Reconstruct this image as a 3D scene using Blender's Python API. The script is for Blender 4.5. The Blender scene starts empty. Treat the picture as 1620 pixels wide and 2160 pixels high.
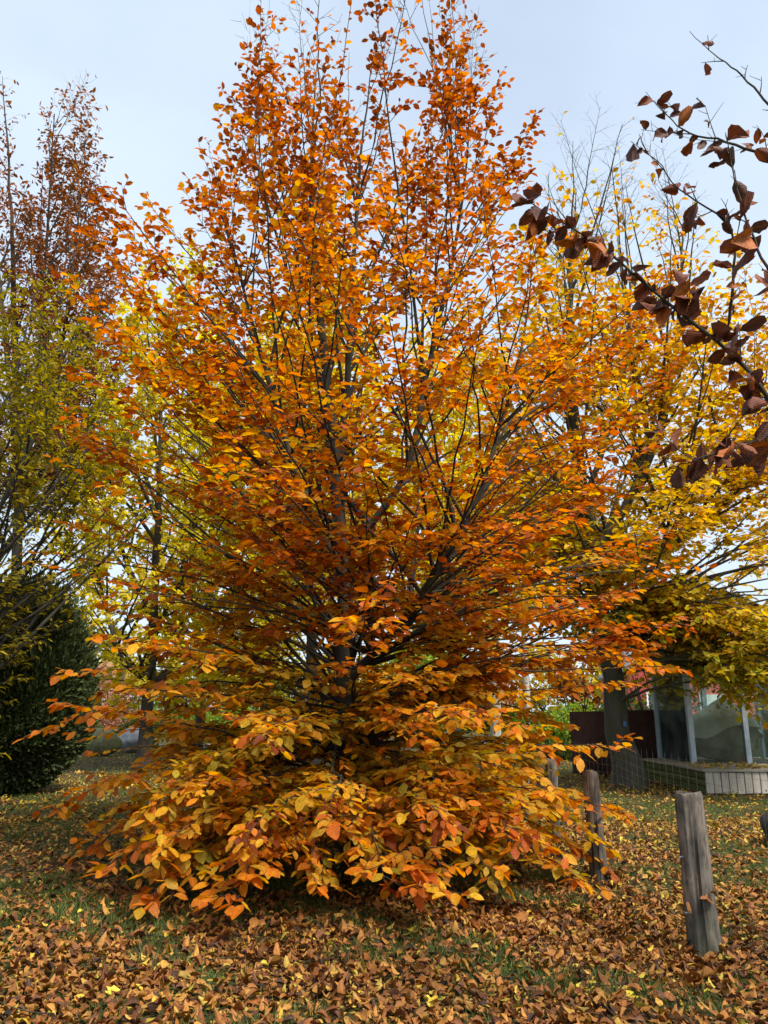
import bpy, math, random
import numpy as np
from mathutils import Vector, Matrix

# ------------------------------------------------------------------ camera, sky, sun, exposure
scene = bpy.context.scene
COL = scene.collection
PITCH = math.radians(14.5)
CAM_H = 1.5
F_PX = 1630.0                                   # focal length in pixels of the 1620 x 2160 frame

cam_data = bpy.data.cameras.new('camera')
cam_data.sensor_fit = 'VERTICAL'
cam_data.sensor_height = 36.0
cam_data.lens = F_PX / 2160.0 * 36.0
cam_data.clip_start = 0.05
cam_data.clip_end = 2000.0
cam = bpy.data.objects.new('camera', cam_data)
cam.location = (0, 0, CAM_H)
cam.rotation_euler = (math.pi / 2 + PITCH, 0, 0)
COL.objects.link(cam)
scene.camera = cam

SUN_DIR = Vector((0.50, -0.54, 0.93)).normalized()   # towards the sun
world = bpy.data.worlds.new('World')
scene.world = world
world.use_nodes = True
wn, wl = world.node_tree.nodes, world.node_tree.links
wn.clear()
w_out = wn.new('ShaderNodeOutputWorld')
w_bg = wn.new('ShaderNodeBackground')
w_bg.inputs['Strength'].default_value = 0.13
w_sky = wn.new('ShaderNodeTexSky')
w_sky.sky_type = 'NISHITA'
w_sky.sun_disc = False
w_sky.sun_elevation = math.asin(SUN_DIR.z)
w_sky.sun_rotation = math.atan2(SUN_DIR.x, SUN_DIR.y)
w_sky.air_density = 1.0
w_sky.dust_density = 2.0
w_tc = wn.new('ShaderNodeTexCoord')
w_map = wn.new('ShaderNodeMapping')
w_map.inputs['Scale'].default_value = (1.0, 1.0, 2.2)
w_noise = wn.new('ShaderNodeTexNoise')
w_noise.inputs['Scale'].default_value = 1.6
w_noise.inputs['Detail'].default_value = 5.0
w_noise.inputs['Roughness'].default_value = 0.5
w_ramp = wn.new('ShaderNodeValToRGB')
w_ramp.color_ramp.elements[0].position = 0.32
w_ramp.color_ramp.elements[0].color = (0.58,) * 3 + (1,)
w_ramp.color_ramp.elements[1].position = 0.72
w_ramp.color_ramp.elements[1].color = (0.93,) * 3 + (1,)
w_mix = wn.new('ShaderNodeMixRGB')
w_mix.inputs['Color2'].default_value = (4.35, 5.1, 5.95, 1)      # thin high cloud
wl.new(w_tc.outputs['Generated'], w_map.inputs['Vector'])
wl.new(w_map.outputs['Vector'], w_noise.inputs['Vector'])
wl.new(w_noise.outputs['Fac'], w_ramp.inputs['Fac'])
wl.new(w_ramp.outputs['Color'], w_mix.inputs['Fac'])
wl.new(w_sky.outputs['Color'], w_mix.inputs['Color1'])
wl.new(w_mix.outputs['Color'], w_bg.inputs['Color'])
wl.new(w_bg.outputs['Background'], w_out.inputs['Surface'])

sun_data = bpy.data.lights.new('sun', 'SUN')
sun_data.energy = 4.8
sun_data.angle = math.radians(16)
sun_data.color = (1.0, 0.95, 0.87)
sun = bpy.data.objects.new('sun', sun_data)
sun.rotation_euler = SUN_DIR.to_track_quat('Z', 'Y').to_euler()
sun.location = (20, -10, 30)
COL.objects.link(sun)

scene.view_settings.view_transform = 'Standard'
scene.view_settings.look = 'None'
scene.view_settings.exposure = 0.62
scene.view_settings.gamma = 1.0
scene.view_settings.use_curve_mapping = False
scene.render.engine = 'CYCLES'
scene.cycles.max_bounces = 9
scene.cycles.diffuse_bounces = 6
scene.cycles.transmission_bounces = 5
scene.cycles.transparent_max_bounces = 10

rng = np.random.default_rng(7)
random.seed(7)
UP = np.array([0.0, 0.0, 1.0])

# ------------------------------------------------------------------ helpers
def at(px, py, D):
    """point at forward distance D (metres) that the photograph shows at pixel px, py"""
    u, v = (px - 810) / F_PX, (1080 - py) / F_PX
    y = math.cos(PITCH) - v * math.sin(PITCH)
    z = math.sin(PITCH) + v * math.cos(PITCH)
    return np.array([u * D / y, D, CAM_H + z * D / y])

def norm(a):
    return a / np.maximum(np.linalg.norm(a, axis=-1, keepdims=True), 1e-9)

def ground_z(x, y):
    x = np.asarray(x, float); y = np.asarray(y, float)
    return (0.035 * np.sin(x * 0.9 + 1.3) * np.sin(y * 0.7) + 0.02 * np.sin(x * 2.3 + y * 1.1)
            + 0.012 * np.sin(x * 5.1 - y * 3.7)) * np.clip((60 - np.abs(y)) / 50, 0, 1)

def new_mesh(name, V, tris=None, quads=None, col=None, lco=None, mat=None, smooth=False):
    me = bpy.data.meshes.new(name)
    V = np.asarray(V, np.float32)
    me.vertices.add(len(V)); me.vertices.foreach_set('co', V.ravel())
    idx, starts, pos = [], [], 0
    for F, k in ((tris, 3), (quads, 4)):
        if F is not None and len(F):
            F = np.asarray(F, np.int32)
            idx.append(F.ravel()); starts.append(pos + np.arange(len(F)) * k); pos += F.size
    idx = np.concatenate(idx).astype(np.int32); starts = np.concatenate(starts).astype(np.int32)
    me.loops.add(len(idx)); me.loops.foreach_set('vertex_index', idx)
    me.polygons.add(len(starts)); me.polygons.foreach_set('loop_start', starts)
    if smooth:
        me.polygons.foreach_set('use_smooth', np.ones(len(starts), bool))
    me.update(calc_edges=True)
    if col is not None:
        a = me.attributes.new('tint', 'FLOAT_COLOR', 'POINT')
        c = np.ones((len(V), 4), np.float32); c[:, :3] = col
        a.data.foreach_set('color', c.ravel())
    if lco is not None:
        a = me.attributes.new('leafco', 'FLOAT_VECTOR', 'POINT')
        c = np.zeros((len(V), 3), np.float32); c[:, :2] = lco
        a.data.foreach_set('vector', c.ravel())
    if mat is not None:
        me.materials.append(mat)
    return me

def obj(name, me, parent=None, label=None, category=None, group=None, kind=None, loc=(0, 0, 0)):
    o = bpy.data.objects.new(name, me)
    o.location = loc
    COL.objects.link(o)
    if parent is not None: o.parent = parent
    if label: o['label'] = label
    if category: o['category'] = category
    if group: o['group'] = group
    if kind: o['kind'] = kind
    return o

def thing(name, label, category, loc=(0, 0, 0), group=None):
    o = obj(name, None, None, label, category, group, None, loc)
    o.empty_display_size = 0.2
    return o

def tubes(P, R, s):
    """P (N,n,3) polylines, R (N,n) radii -> verts, quads"""
    N, n, _ = P.shape
    T = norm(np.gradient(P, axis=1))
    ref = np.where(np.abs(T[..., 2:3]) > 0.9, np.array([1.0, 0, 0]), UP)
    U = norm(np.cross(T, ref)); W = np.cross(T, U)
    a = np.arange(s) * 2 * math.pi / s
    V = P[:, :, None, :] + R[:, :, None, None] * (np.cos(a)[None, None, :, None] * U[:, :, None, :] + np.sin(a)[None, None, :, None] * W[:, :, None, :])
    base = (np.arange(N) * n * s)[:, None, None]
    i = np.arange(n - 1)[None, :, None] * s
    k = np.arange(s)[None, None, :]; k2 = (k + 1) % s
    Q = np.stack([base + i + k, base + i + k2, base + i + s + k2, base + i + s + k], -1).reshape(-1, 4)
    return V.reshape(-1, 3), Q

def join(parts):
    Vs, Qs, o = [], [], 0
    for V, Q in parts:
        if len(V) == 0: continue
        Vs.append(V); Qs.append(Q + o); o += len(V)
    return np.concatenate(Vs), np.concatenate(Qs)

def sample(P, t):
    """P (N,n,3), t (N,) in 0..1 -> point, tangent"""
    n = P.shape[1]
    f = np.clip(t, 0, 1) * (n - 1)
    i = np.minimum(f.astype(int), n - 2); w = (f - i)[:, None]
    r = np.arange(len(P))
    A, B = P[r, i], P[r, i + 1]
    return A + (B - A) * w, norm(B - A)

def children(P, L, spacing, t0, t1, ang, angj, planar):
    """places along the polylines: parent id, t, position, direction (alternating sides)"""
    cnt = np.maximum(1, np.round(L * (t1 - t0) / spacing + rng.uniform(-0.4, 0.4, len(L)))).astype(int)
    pid = np.repeat(np.arange(len(L)), cnt)
    k = np.arange(len(pid)) - np.repeat(np.cumsum(cnt) - cnt, cnt)
    t = t0 + (t1 - t0) * (k + rng.uniform(0.2, 0.8, len(pid))) / cnt[pid]
    pos, tan = sample(P[pid], t)
    u = norm(UP + rng.normal(0, planar, (len(pid), 3)))
    side = norm(np.cross(tan, u)) * np.where((k + pid) % 2 == 0, 1.0, -1.0)[:, None]
    a = np.radians(rng.normal(ang, angj, len(pid)))[:, None]
    return pid, t, pos, norm(np.cos(a) * tan + np.sin(a) * side)

def bend(pos, d, L, n, sag, wob):
    s = np.linspace(0, 1, n)[None, :, None]
    b = np.zeros_like(pos); b[:, 2] = sag
    b += rng.normal(0, wob, pos.shape)
    return pos[:, None, :] + L[:, None, None] * (d[:, None, :] * s + b[:, None, :] * s * s)

def polyline(pts, n):
    pts = np.asarray(pts, float)
    s = np.concatenate([[0], np.cumsum(np.linalg.norm(np.diff(pts, axis=0), axis=1))])
    # smooth by Catmull-Rom like resampling
    t = np.linspace(0, s[-1], n)
    q = np.stack([np.interp(t, s, pts[:, i]) for i in range(3)], 1)
    for _ in range(2):
        q[1:-1] = 0.25 * q[:-2] + 0.5 * q[1:-1] + 0.25 * q[2:]
    return q

# ------------------------------------------------------------------ materials
def material(name):
    m = bpy.data.materials.new(name); m.use_nodes = True
    nt = m.node_tree; nt.nodes.clear()
    out = nt.nodes.new('ShaderNodeOutputMaterial')
    return m, nt, out

def N(nt, kind, **inp):
    n = nt.nodes.new(kind)
    for k, v in inp.items():
        n.inputs[k.replace('_', ' ')].default_value = v
    return n

def leaf_material(name, translucent, rough=0.5, spec=0.35, back=1.0, fallback=None):
    m, nt, out = material(name); L = nt.links.new
    a = nt.nodes.new('ShaderNodeAttribute'); a.attribute_name = 'tint'
    lc = nt.nodes.new('ShaderNodeAttribute'); lc.attribute_name = 'leafco'
    sep = nt.nodes.new('ShaderNodeSeparateXYZ'); L(lc.outputs['Vector'], sep.inputs[0])
    # midrib: a pale line where |y| is small
    ab = nt.nodes.new('ShaderNodeMath'); ab.operation = 'ABSOLUTE'; L(sep.outputs['Y'], ab.inputs[0])
    mr = nt.nodes.new('ShaderNodeMapRange'); L(ab.outputs[0], mr.inputs['Value'])
    mr.inputs['From Min'].default_value = 0.015; mr.inputs['From Max'].default_value = 0.05
    mr.inputs['To Min'].default_value = 0.28; mr.inputs['To Max'].default_value = 0.0
    # side veins run outwards and forwards
    ma = nt.nodes.new('ShaderNodeMath'); ma.operation = 'MULTIPLY_ADD'; L(ab.outputs[0], ma.inputs[0]); ma.inputs[1].default_value = -1.1; L(sep.outputs['X'], ma.inputs[2])
    ms = nt.nodes.new('ShaderNodeMath'); ms.operation = 'MULTIPLY'; L(ma.outputs[0], ms.inputs[0]); ms.inputs[1].default_value = 52.0
    si = nt.nodes.new('ShaderNodeMath'); si.operation = 'SINE'; L(ms.outputs[0], si.inputs[0])
    geo = nt.nodes.new('ShaderNodeNewGeometry')
    noise = N(nt, 'ShaderNodeTexNoise', Scale=38.0, Detail=3.0); L(geo.outputs['Position'], noise.inputs['Vector'])
    hsv = nt.nodes.new('ShaderNodeHueSaturation')
    vr = nt.nodes.new('ShaderNodeMapRange'); L(noise.outputs['Fac'], vr.inputs['Value'])
    vr.inputs['From Min'].default_value = 0.3; vr.inputs['From Max'].default_value = 0.7
    vr.inputs['To Min'].default_value = 0.78; vr.inputs['To Max'].default_value = 1.18
    L(vr.outputs[0], hsv.inputs['Value']); L(a.outputs['Color'], hsv.inputs['Color'])
    pale = nt.nodes.new('ShaderNodeMixRGB'); pale.blend_type = 'SCREEN'
    L(mr.outputs[0], pale.inputs['Fac']); L(hsv.outputs['Color'], pale.inputs['Color1']); pale.inputs['Color2'].default_value = (0.22, 0.13, 0.02, 1)
    sn = N(nt, 'ShaderNodeTexNoise', Scale=70.0, Detail=2.0); L(geo.outputs['Position'], sn.inputs['Vector'])
    sr = nt.nodes.new('ShaderNodeMapRange'); L(sn.outputs['Fac'], sr.inputs['Value'])
    sr.inputs['From Min'].default_value = 0.60; sr.inputs['From Max'].default_value = 0.68; sr.inputs['To Max'].default_value = 0.6
    spot = nt.nodes.new('ShaderNodeMixRGB'); spot.blend_type = 'MULTIPLY'; L(sr.outputs[0], spot.inputs['Fac']); L(pale.outputs['Color'], spot.inputs['Color1']); spot.inputs['Color2'].default_value = (0.45, 0.30, 0.25, 1)
    pale = spot
    bp = N(nt, 'ShaderNodeBump', Strength=0.25, Distance=0.003); L(si.outputs[0], bp.inputs['Height'])
    pr = N(nt, 'ShaderNodeBsdfPrincipled', Roughness=rough)
    pr.inputs['Specular IOR Level'].default_value = spec
    L(pale.outputs['Color'], pr.inputs['Base Color']); L(bp.outputs['Normal'], pr.inputs['Normal'])
    tr = nt.nodes.new('ShaderNodeBsdfTranslucent')
    sat = N(nt, 'ShaderNodeHueSaturation', Saturation=1.12, Value=1.15); L(pale.outputs['Color'], sat.inputs['Color'])
    L(sat.outputs['Color'], tr.inputs['Color'])
    mx = N(nt, 'ShaderNodeMixShader', Fac=translucent)
    L(pr.outputs[0], mx.inputs[1]); L(tr.outputs[0], mx.inputs[2]); L(mx.outputs[0], out.inputs['Surface'])
    return m

def bark_material(name, c1, c2, moss=(0.07, 0.085, 0.03), moss_amt=0.35, scale=9.0, stretch=0.25, bump=0.5):
    m, nt, out = material(name); L = nt.links.new
    tc = nt.nodes.new('ShaderNodeTexCoord')
    mp = nt.nodes.new('ShaderNodeMapping'); mp.inputs['Scale'].default_value = (1, 1, stretch); L(tc.outputs['Object'], mp.inputs['Vector'])
    n1 = N(nt, 'ShaderNodeTexNoise', Scale=scale, Detail=8.0, Roughness=0.65); L(mp.outputs[0], n1.inputs['Vector'])
    n2 = N(nt, 'ShaderNodeTexNoise', Scale=3.1, Detail=4.0); L(tc.outputs['Object'], n2.inputs['Vector'])
    r = nt.nodes.new('ShaderNodeValToRGB')
    r.color_ramp.elements[0].position = 0.3; r.color_ramp.elements[0].color = (*c1, 1)
    r.color_ramp.elements[1].position = 0.72; r.color_ramp.elements[1].color = (*c2, 1)
    L(n1.outputs['Fac'], r.inputs['Fac'])
    mr = nt.nodes.new('ShaderNodeMapRange'); L(n2.outputs['Fac'], mr.inputs['Value'])
    mr.inputs['From Min'].default_value = 0.5; mr.inputs['From Max'].default_value = 0.68; mr.inputs['To Max'].default_value = moss_amt
    mx = nt.nodes.new('ShaderNodeMixRGB'); L(mr.outputs[0], mx.inputs['Fac']); L(r.outputs['Color'], mx.inputs['Color1']); mx.inputs['Color2'].default_value = (*moss, 1)
    bp = N(nt, 'ShaderNodeBump', Strength=bump, Distance=0.02); L(n1.outputs['Fac'], bp.inputs['Height'])
    pr = N(nt, 'ShaderNodeBsdfPrincipled', Roughness=0.85); pr.inputs['Specular IOR Level'].default_value = 0.2
    L(mx.outputs[0], pr.inputs['Base Color']); L(bp.outputs['Normal'], pr.inputs['Normal']); L(pr.outputs[0], out.inputs['Surface'])
    return m

def simple_material(name, c1, c2, scale=6.0, rough=0.8, bump=0.2, spec=0.3, metallic=0.0, stretch=(1, 1, 1), detail=6.0, dist=0.01):
    m, nt, out = material(name); L = nt.links.new
    tc = nt.nodes.new('ShaderNodeTexCoord')
    mp = nt.nodes.new('ShaderNodeMapping'); mp.inputs['Scale'].default_value = stretch; L(tc.outputs['Object'], mp.inputs['Vector'])
    oi = nt.nodes.new('ShaderNodeObjectInfo')
    add = nt.nodes.new('ShaderNodeVectorMath'); add.operation = 'ADD'
    sc = nt.nodes.new('ShaderNodeMath'); sc.operation = 'MULTIPLY'; sc.inputs[1].default_value = 37.0; L(oi.outputs['Random'], sc.inputs[0])
    L(mp.outputs[0], add.inputs[0]); L(sc.outputs[0], add.inputs[1])
    n1 = N(nt, 'ShaderNodeTexNoise', Scale=scale, Detail=detail, Roughness=0.6); L(add.outputs[0], n1.inputs['Vector'])
    r = nt.nodes.new('ShaderNodeValToRGB')
    r.color_ramp.elements[0].position = 0.3; r.color_ramp.elements[0].color = (*c1, 1)
    r.color_ramp.elements[1].position = 0.7; r.color_ramp.elements[1].color = (*c2, 1)
    L(n1.outputs['Fac'], r.inputs['Fac'])
    bp = N(nt, 'ShaderNodeBump', Strength=bump, Distance=dist); L(n1.outputs['Fac'], bp.inputs['Height'])
    pr = N(nt, 'ShaderNodeBsdfPrincipled', Roughness=rough, Metallic=metallic); pr.inputs['Specular IOR Level'].default_value = spec
    L(r.outputs['Color'], pr.inputs['Base Color']); L(bp.outputs['Normal'], pr.inputs['Normal']); L(pr.outputs[0], out.inputs['Surface'])
    return m

M_LEAF = leaf_material('beech_leaf', 0.54, spec=.28)
M_LEAF_FAR = leaf_material('yellow_leaf', 0.55, rough=0.6, spec=0.2)
M_LEAF_DRY = leaf_material('dry_brown_leaf', 0.18, rough=0.6, spec=0.25)
M_LITTER = leaf_material('fallen_leaf', 0.10, rough=0.6, spec=0.25)
M_GRASS = leaf_material('grass_blade', 0.3, rough=0.6, spec=0.2)
M_NEEDLE = leaf_material('thuja_scale', 0.12, rough=0.65, spec=0.2)
M_BARK = bark_material('beech_bark', (0.018, 0.014, 0.010), (0.055, 0.045, 0.034), moss_amt=0.4)
M_BARK_DARK = bark_material('maple_bark', (0.020, 0.017, 0.013), (0.065, 0.056, 0.045), moss_amt=0.3)
M_BARK_BIG = bark_material('old_beech_bark', (0.045, 0.042, 0.030), (0.105, 0.098, 0.075), moss=(0.06, 0.075, 0.03), moss_amt=0.6)
M_BARK_PALE = bark_material('pale_bark', (0.20, 0.18, 0.14), (0.42, 0.39, 0.33), moss_amt=0.2)

# ------------------------------------------------------------------ ground
def ground_material():
    m, nt, out = material('leaf_strewn_turf'); L = nt.links.new
    geo = nt.nodes.new('ShaderNodeNewGeometry')
    n1 = N(nt, 'ShaderNodeTexNoise', Scale=0.55, Detail=5.0, Roughness=0.6); L(geo.outputs['Position'], n1.inputs['Vector'])
    n2 = N(nt, 'ShaderNodeTexNoise', Scale=26.0, Detail=6.0, Roughness=0.7); L(geo.outputs['Position'], n2.inputs['Vector'])
    n3 = N(nt, 'ShaderNodeTexVoronoi', Scale=14.0); L(geo.outputs['Position'], n3.inputs['Vector'])
    soil = nt.nodes.new('ShaderNodeValToRGB')
    e = soil.color_ramp.elements
    e[0].position = 0.3; e[0].color = (0.022, 0.015, 0.008, 1); e[1].position = 0.7; e[1].color = (0.085, 0.055, 0.026, 1)
    L(n2.outputs['Fac'], soil.inputs['Fac'])
    turf = nt.nodes.new('ShaderNodeValToRGB')
    e = turf.color_ramp.elements
    e[0].position = 0.3; e[0].color = (0.020, 0.028, 0.008, 1); e[1].position = 0.7; e[1].color = (0.060, 0.085, 0.020, 1)
    L(n2.outputs['Fac'], turf.inputs['Fac'])
    mr = nt.nodes.new('ShaderNodeMapRange'); L(n1.outputs['Fac'], mr.inputs['Value'])
    mr.inputs['From Min'].default_value = 0.42; mr.inputs['From Max'].default_value = 0.58
    mx = nt.nodes.new('ShaderNodeMixRGB'); L(mr.outputs[0], mx.inputs['Fac']); L(soil.outputs['Color'], mx.inputs['Color1']); L(turf.outputs['Color'], mx.inputs['Color2'])
    # far away the litter is too fine to build: specks of yellow and tan
    sp = nt.nodes.new('ShaderNodeMapRange'); L(n3.outputs['Distance'], sp.inputs['Value'])
    sp.inputs['From Min'].default_value = 0.30; sp.inputs['From Max'].default_value = 0.22; sp.inputs['To Max'].default_value = 0.85
    spc = nt.nodes.new('ShaderNodeValToRGB')
    spc.color_ramp.elements[0].color = (0.22, 0.12, 0.04, 1); spc.color_ramp.elements[1].color = (0.45, 0.33, 0.06, 1)
    sepc = nt.nodes.new('ShaderNodeSeparateColor'); L(n3.outputs['Color'], sepc.inputs[0]); L(sepc.outputs[0], spc.inputs['Fac'])
    mx2 = nt.nodes.new('ShaderNodeMixRGB'); L(sp.outputs[0], mx2.inputs['Fac']); L(mx.outputs[0], mx2.inputs['Color1']); L(spc.outputs['Color'], mx2.inputs['Color2'])
    bp = N(nt, 'ShaderNodeBump', Strength=0.7, Distance=0.03); L(n2.outputs['Fac'], bp.inputs['Height'])
    pr = N(nt, 'ShaderNodeBsdfPrincipled', Roughness=0.95); pr.inputs['Specular IOR Level'].default_value = 0.1
    L(mx2.outputs[0], pr.inputs['Base Color']); L(bp.outputs['Normal'], pr.inputs['Normal']); L(pr.outputs[0], out.inputs['Surface'])
    return m

gx = np.concatenate([[-900, -400, -150, -70], np.arange(-34, 34.1, 0.5), [70, 150, 400, 900]])
gy = np.concatenate([[-300, -100, -30, -10], np.arange(-4, 50.1, 0.5), [60, 80, 120, 250, 600, 1300]])
GX, GY = np.meshgrid(gx, gy)
GV = np.stack([GX, GY, ground_z(GX, GY)], -1).reshape(-1, 3)
nx, ny = len(gx), len(gy)
ii = (np.arange(ny - 1)[:, None] * nx + np.arange(nx - 1)[None, :]).ravel()
GQ = np.stack([ii, ii + 1, ii + nx + 1, ii + nx], 1)
obj('ground', new_mesh('ground', GV, quads=GQ, mat=ground_material(), smooth=True), kind='structure')

# gravel path far behind the trees
M_GRAVEL = simple_material('gravel', (0.26, 0.24, 0.21), (0.42, 0.39, 0.35), scale=30, rough=0.95, bump=0.3)
ts = np.linspace(0, 1, 60)
pxs = -45 + 90 * ts
pys = 37 + 2.5 * np.sin(pxs * 0.07)
A = np.stack([pxs, pys - 1.5, ground_z(pxs, pys - 1.5) + 0.05], 1); B = np.stack([pxs, pys + 1.5, ground_z(pxs, pys + 1.5) + 0.05], 1)
PV = np.concatenate([A, B]); k = np.arange(59)
obj('path', new_mesh('path', PV, quads=np.stack([k, k + 1, k + 61, k + 60], 1), mat=M_GRAVEL), kind='structure')

# ------------------------------------------------------------------ leaf shapes
def leaf_template(width=0.6, fold=0.12, curl=0.15, wave=0.03, twist=0.0, prof=((.20, .66), (.48, 1.0), (.80, .62)), seed=0):
    r = np.random.default_rng(seed)
    V, C = [], []
    def put(x, y):
        yy = y * width
        z = fold * abs(yy) * 2 - curl * x * x + (wave * math.sin(x * 19 + seed) * (abs(y) > 0.1)) + twist * x * yy
        V.append((x, yy, z)); C.append((x, yy))
    put(0, 0)
    for x, w in prof:
        jl, jr = r.uniform(0.88, 1.1, 2)
        put(x + r.uniform(-.02, .02), 0.5 * w * jl); put(x, 0); put(x + r.uniform(-.02, .02), -0.5 * w * jr)
    put(1, 0)
    T = []
    n = len(prof)
    T += [(0, 2, 1), (0, 3, 2)]
    for i in range(n - 1):
        a = 1 + 3 * i; b = a + 3
        T += [(a, a + 1, b + 1), (a, b + 1, b), (a + 1, a + 2, b + 2), (a + 1, b + 2, b + 1)]
    a = 1 + 3 * (n - 1); e = 3 * n + 1
    T += [(a, a + 1, e), (a + 1, a + 2, e)]
    return np.array(V, float), np.array(T), np.array(C, float)

def fine_leaf(width=.62, fold=.3, curl=.3, crumple=.06, twist=.5, seed=0, ns=6, roll=0.0):
    r = np.random.default_rng(seed)
    ph = r.uniform(0, 6, 4)
    V, C, rows = [(0, 0, 0)], [(0, 0)], [[0]]
    for i in range(1, ns):
        x = i / ns
        w = .5 * width * (math.sin(math.pi * x ** .9) ** .72)
        row = []
        for v in (-1, -.5, 0, .5, 1):
            y = v * w * (r.uniform(.9, 1.12) if abs(v) == 1 else 1)
            z = fold * abs(y) * 2 - curl * x * x + twist * x * y + crumple * (math.sin(x * 13 + v * 3 + ph[0]) + math.sin(x * 7 - v * 5 + ph[1])) * (.35 + .65 * abs(v)) + roll * y * y * 4
            row.append(len(V)); V.append((x + r.uniform(-.015, .015), y, z)); C.append((x, y))
        rows.append(row)
    rows.append([len(V)]); V.append((1, 0, -curl + crumple)); C.append((1, 0))
    T = []
    for a, b in zip(rows[:-1], rows[1:]):
        if len(a) == 1: T += [(a[0], b[k + 1], b[k]) for k in range(4)]
        elif len(b) == 1: T += [(a[k], a[k + 1], b[0]) for k in range(4)]
        else:
            for k in range(4): T += [(a[k], a[k + 1], b[k + 1]), (a[k], b[k + 1], b[k])]
    return np.array(V, float), np.array(T), np.array(C, float)

def small_leaf(width=0.6, fold=0.15, curl=0.12):
    V = np.array([(0, 0, 0), (.35, .5 * width, fold * width), (.75, .38 * width, fold * width * .6 - curl * .5), (1, 0, -curl), (.75, -.38 * width, fold * width * .6 - curl * .5), (.35, -.5 * width, fold * width)])
    T = np.array([(0, 2, 1), (0, 3, 2), (0, 4, 3), (0, 5, 4)])
    return V, T, V[:, :2].copy()

def maple_template(curl=0.2, seed=0):
    tips = [(-100, .55), (-52, .9), (0, 1.0), (52, .9), (100, .55)]
    ang, rad = [], []
    for i, (a, r) in enumerate(tips):
        ang.append(a); rad.append(r)
        if i < 4: ang.append(a + 26); rad.append(.42)
    V = [(0.0, 0.0, 0.0)]
    for a, r in zip(ang, rad):
        x, y = .35 + .6 * r * math.cos(math.radians(a)), .6 * r * math.sin(math.radians(a))
        V.append((x, y, -curl * r * r * (.6 + .4 * math.sin(a * .07 + seed)) + .05 * math.sin(a + seed)))
    V.append((.35, 0, .03))
    c = len(V) - 1
    T = [(c, i, i + 1) for i in range(1, c - 1)] + [(c, 0, 1), (c, c - 1, 0)]
    V = np.array(V)
    return V, np.array(T), V[:, :2].copy()

BEECH = [leaf_template(.62, .12, .10, .020, .1, seed=1), leaf_template(.66, .05, .18, .030, -.2, seed=2),
         leaf_template(.58, .22, .05, .025, .3, seed=3), leaf_template(.64, -.06, .25, .035, -.1, seed=4)]
DRY = [fine_leaf(.62, .45, .4, .05, .7, 5), fine_leaf(.60, -.5, .6, .06, -.8, 6), fine_leaf(.68, .9, .3, .07, .5, 7), fine_leaf(.55, .3, -.5, .05, 1.0, 8), fine_leaf(.66, .1, .15, .03, .3, 14), fine_leaf(.7, -.9, .5, .07, .4, 15)]
BEECH_MID = [leaf_template(.62, .12, .10, .0, .1, ((.30, .9), (.70, .82)), 1), leaf_template(.66, .05, .20, .0, -.2, ((.30, .9), (.70, .82)), 2), leaf_template(.58, .24, .05, .0, .3, ((.30, .9), (.70, .82)), 3)]
BEECH_FINE = [fine_leaf(.62, .12, .10, .012, .1, 1), fine_leaf(.66, .05, .20, .018, -.2, 2), fine_leaf(.58, .22, .05, .014, .3, 3), fine_leaf(.64, -.06, .28, .02, -.1, 4)]
P4 = ((.12, .58), (.36, .96), (.64, .96), (.88, .55))
FALLEN = [leaf_template(.54, .5, .4, .05, .6, P4, 9), leaf_template(.56, -.45, -.4, .05, -.6, P4, 10),
          leaf_template(.46, .9, .45, .05, .4, P4, 11), leaf_template(.60, .15, .2, .04, .4, P4, 12),
          leaf_template(.38, 1.2, -.3, .05, -.6, P4, 13), maple_template(.35, 1)]
FALLEN_FINE = [fine_leaf(.54, .5, .4, .05, .6, 9), fine_leaf(.56, -.45, -.4, .05, -.6, 10), fine_leaf(.46, .9, .45, .05, .4, 11),
               fine_leaf(.60, .15, .2, .04, .4, 12), fine_leaf(.40, 1.2, -.3, .05, -.6, 13), fine_leaf(.6, .7, .7, .07, .3, 16)]
FALLEN_FAR = [small_leaf(.5, .6, .4), small_leaf(.6, -.4, -.3), small_leaf(.4, .9, .4), small_leaf(.62, .2, .15), small_leaf(.34, 1.2, -.3), small_leaf(.8, .2, .3)]
SMALL = [small_leaf(.62, .15, .12), small_leaf(.7, -.1, .2), small_leaf(.56, .3, .05)]
SMALL_MAPLE = [small_leaf(1.0, .1, .15), small_leaf(.95, -.15, .2), small_leaf(.85, .3, .1)]
LONG = [small_leaf(.42, .2, .15), small_leaf(.46, .1, .25)]

def leaf_mesh(name, templates, pos, d, nrm, size, col, mat, which=None):
    """one mesh of many leaves"""
    d = norm(d); nrm = norm(nrm - (nrm * d).sum(-1, keepdims=True) * d); side = np.cross(nrm, d)
    if which is None: which = np.arange(len(pos)) % len(templates)
    Vs, Ts, Cs, Ls, o = [], [], [], [], 0
    for k, (V, T, LC) in enumerate(templates):
        i = np.where(which == k)[0]
        if len(i) == 0: continue
        s = size[i][:, None, None]
        W = pos[i][:, None, :] + s * (V[None, :, 0:1] * d[i][:, None, :] + V[None, :, 1:2] * side[i][:, None, :] + V[None, :, 2:3] * nrm[i][:, None, :])
        nv = len(V)
        Vs.append(W.reshape(-1, 3)); Ts.append((T[None] + (o + np.arange(len(i)) * nv)[:, None, None]).reshape(-1, 3))
        Cs.append(np.repeat(col[i], nv, 0)); Ls.append(np.tile(LC, (len(i), 1))); o += len(i) * nv
    return new_mesh(name, np.concatenate(Vs), tris=np.concatenate(Ts), col=np.concatenate(Cs), lco=np.concatenate(Ls), mat=mat, smooth=True)

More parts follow.
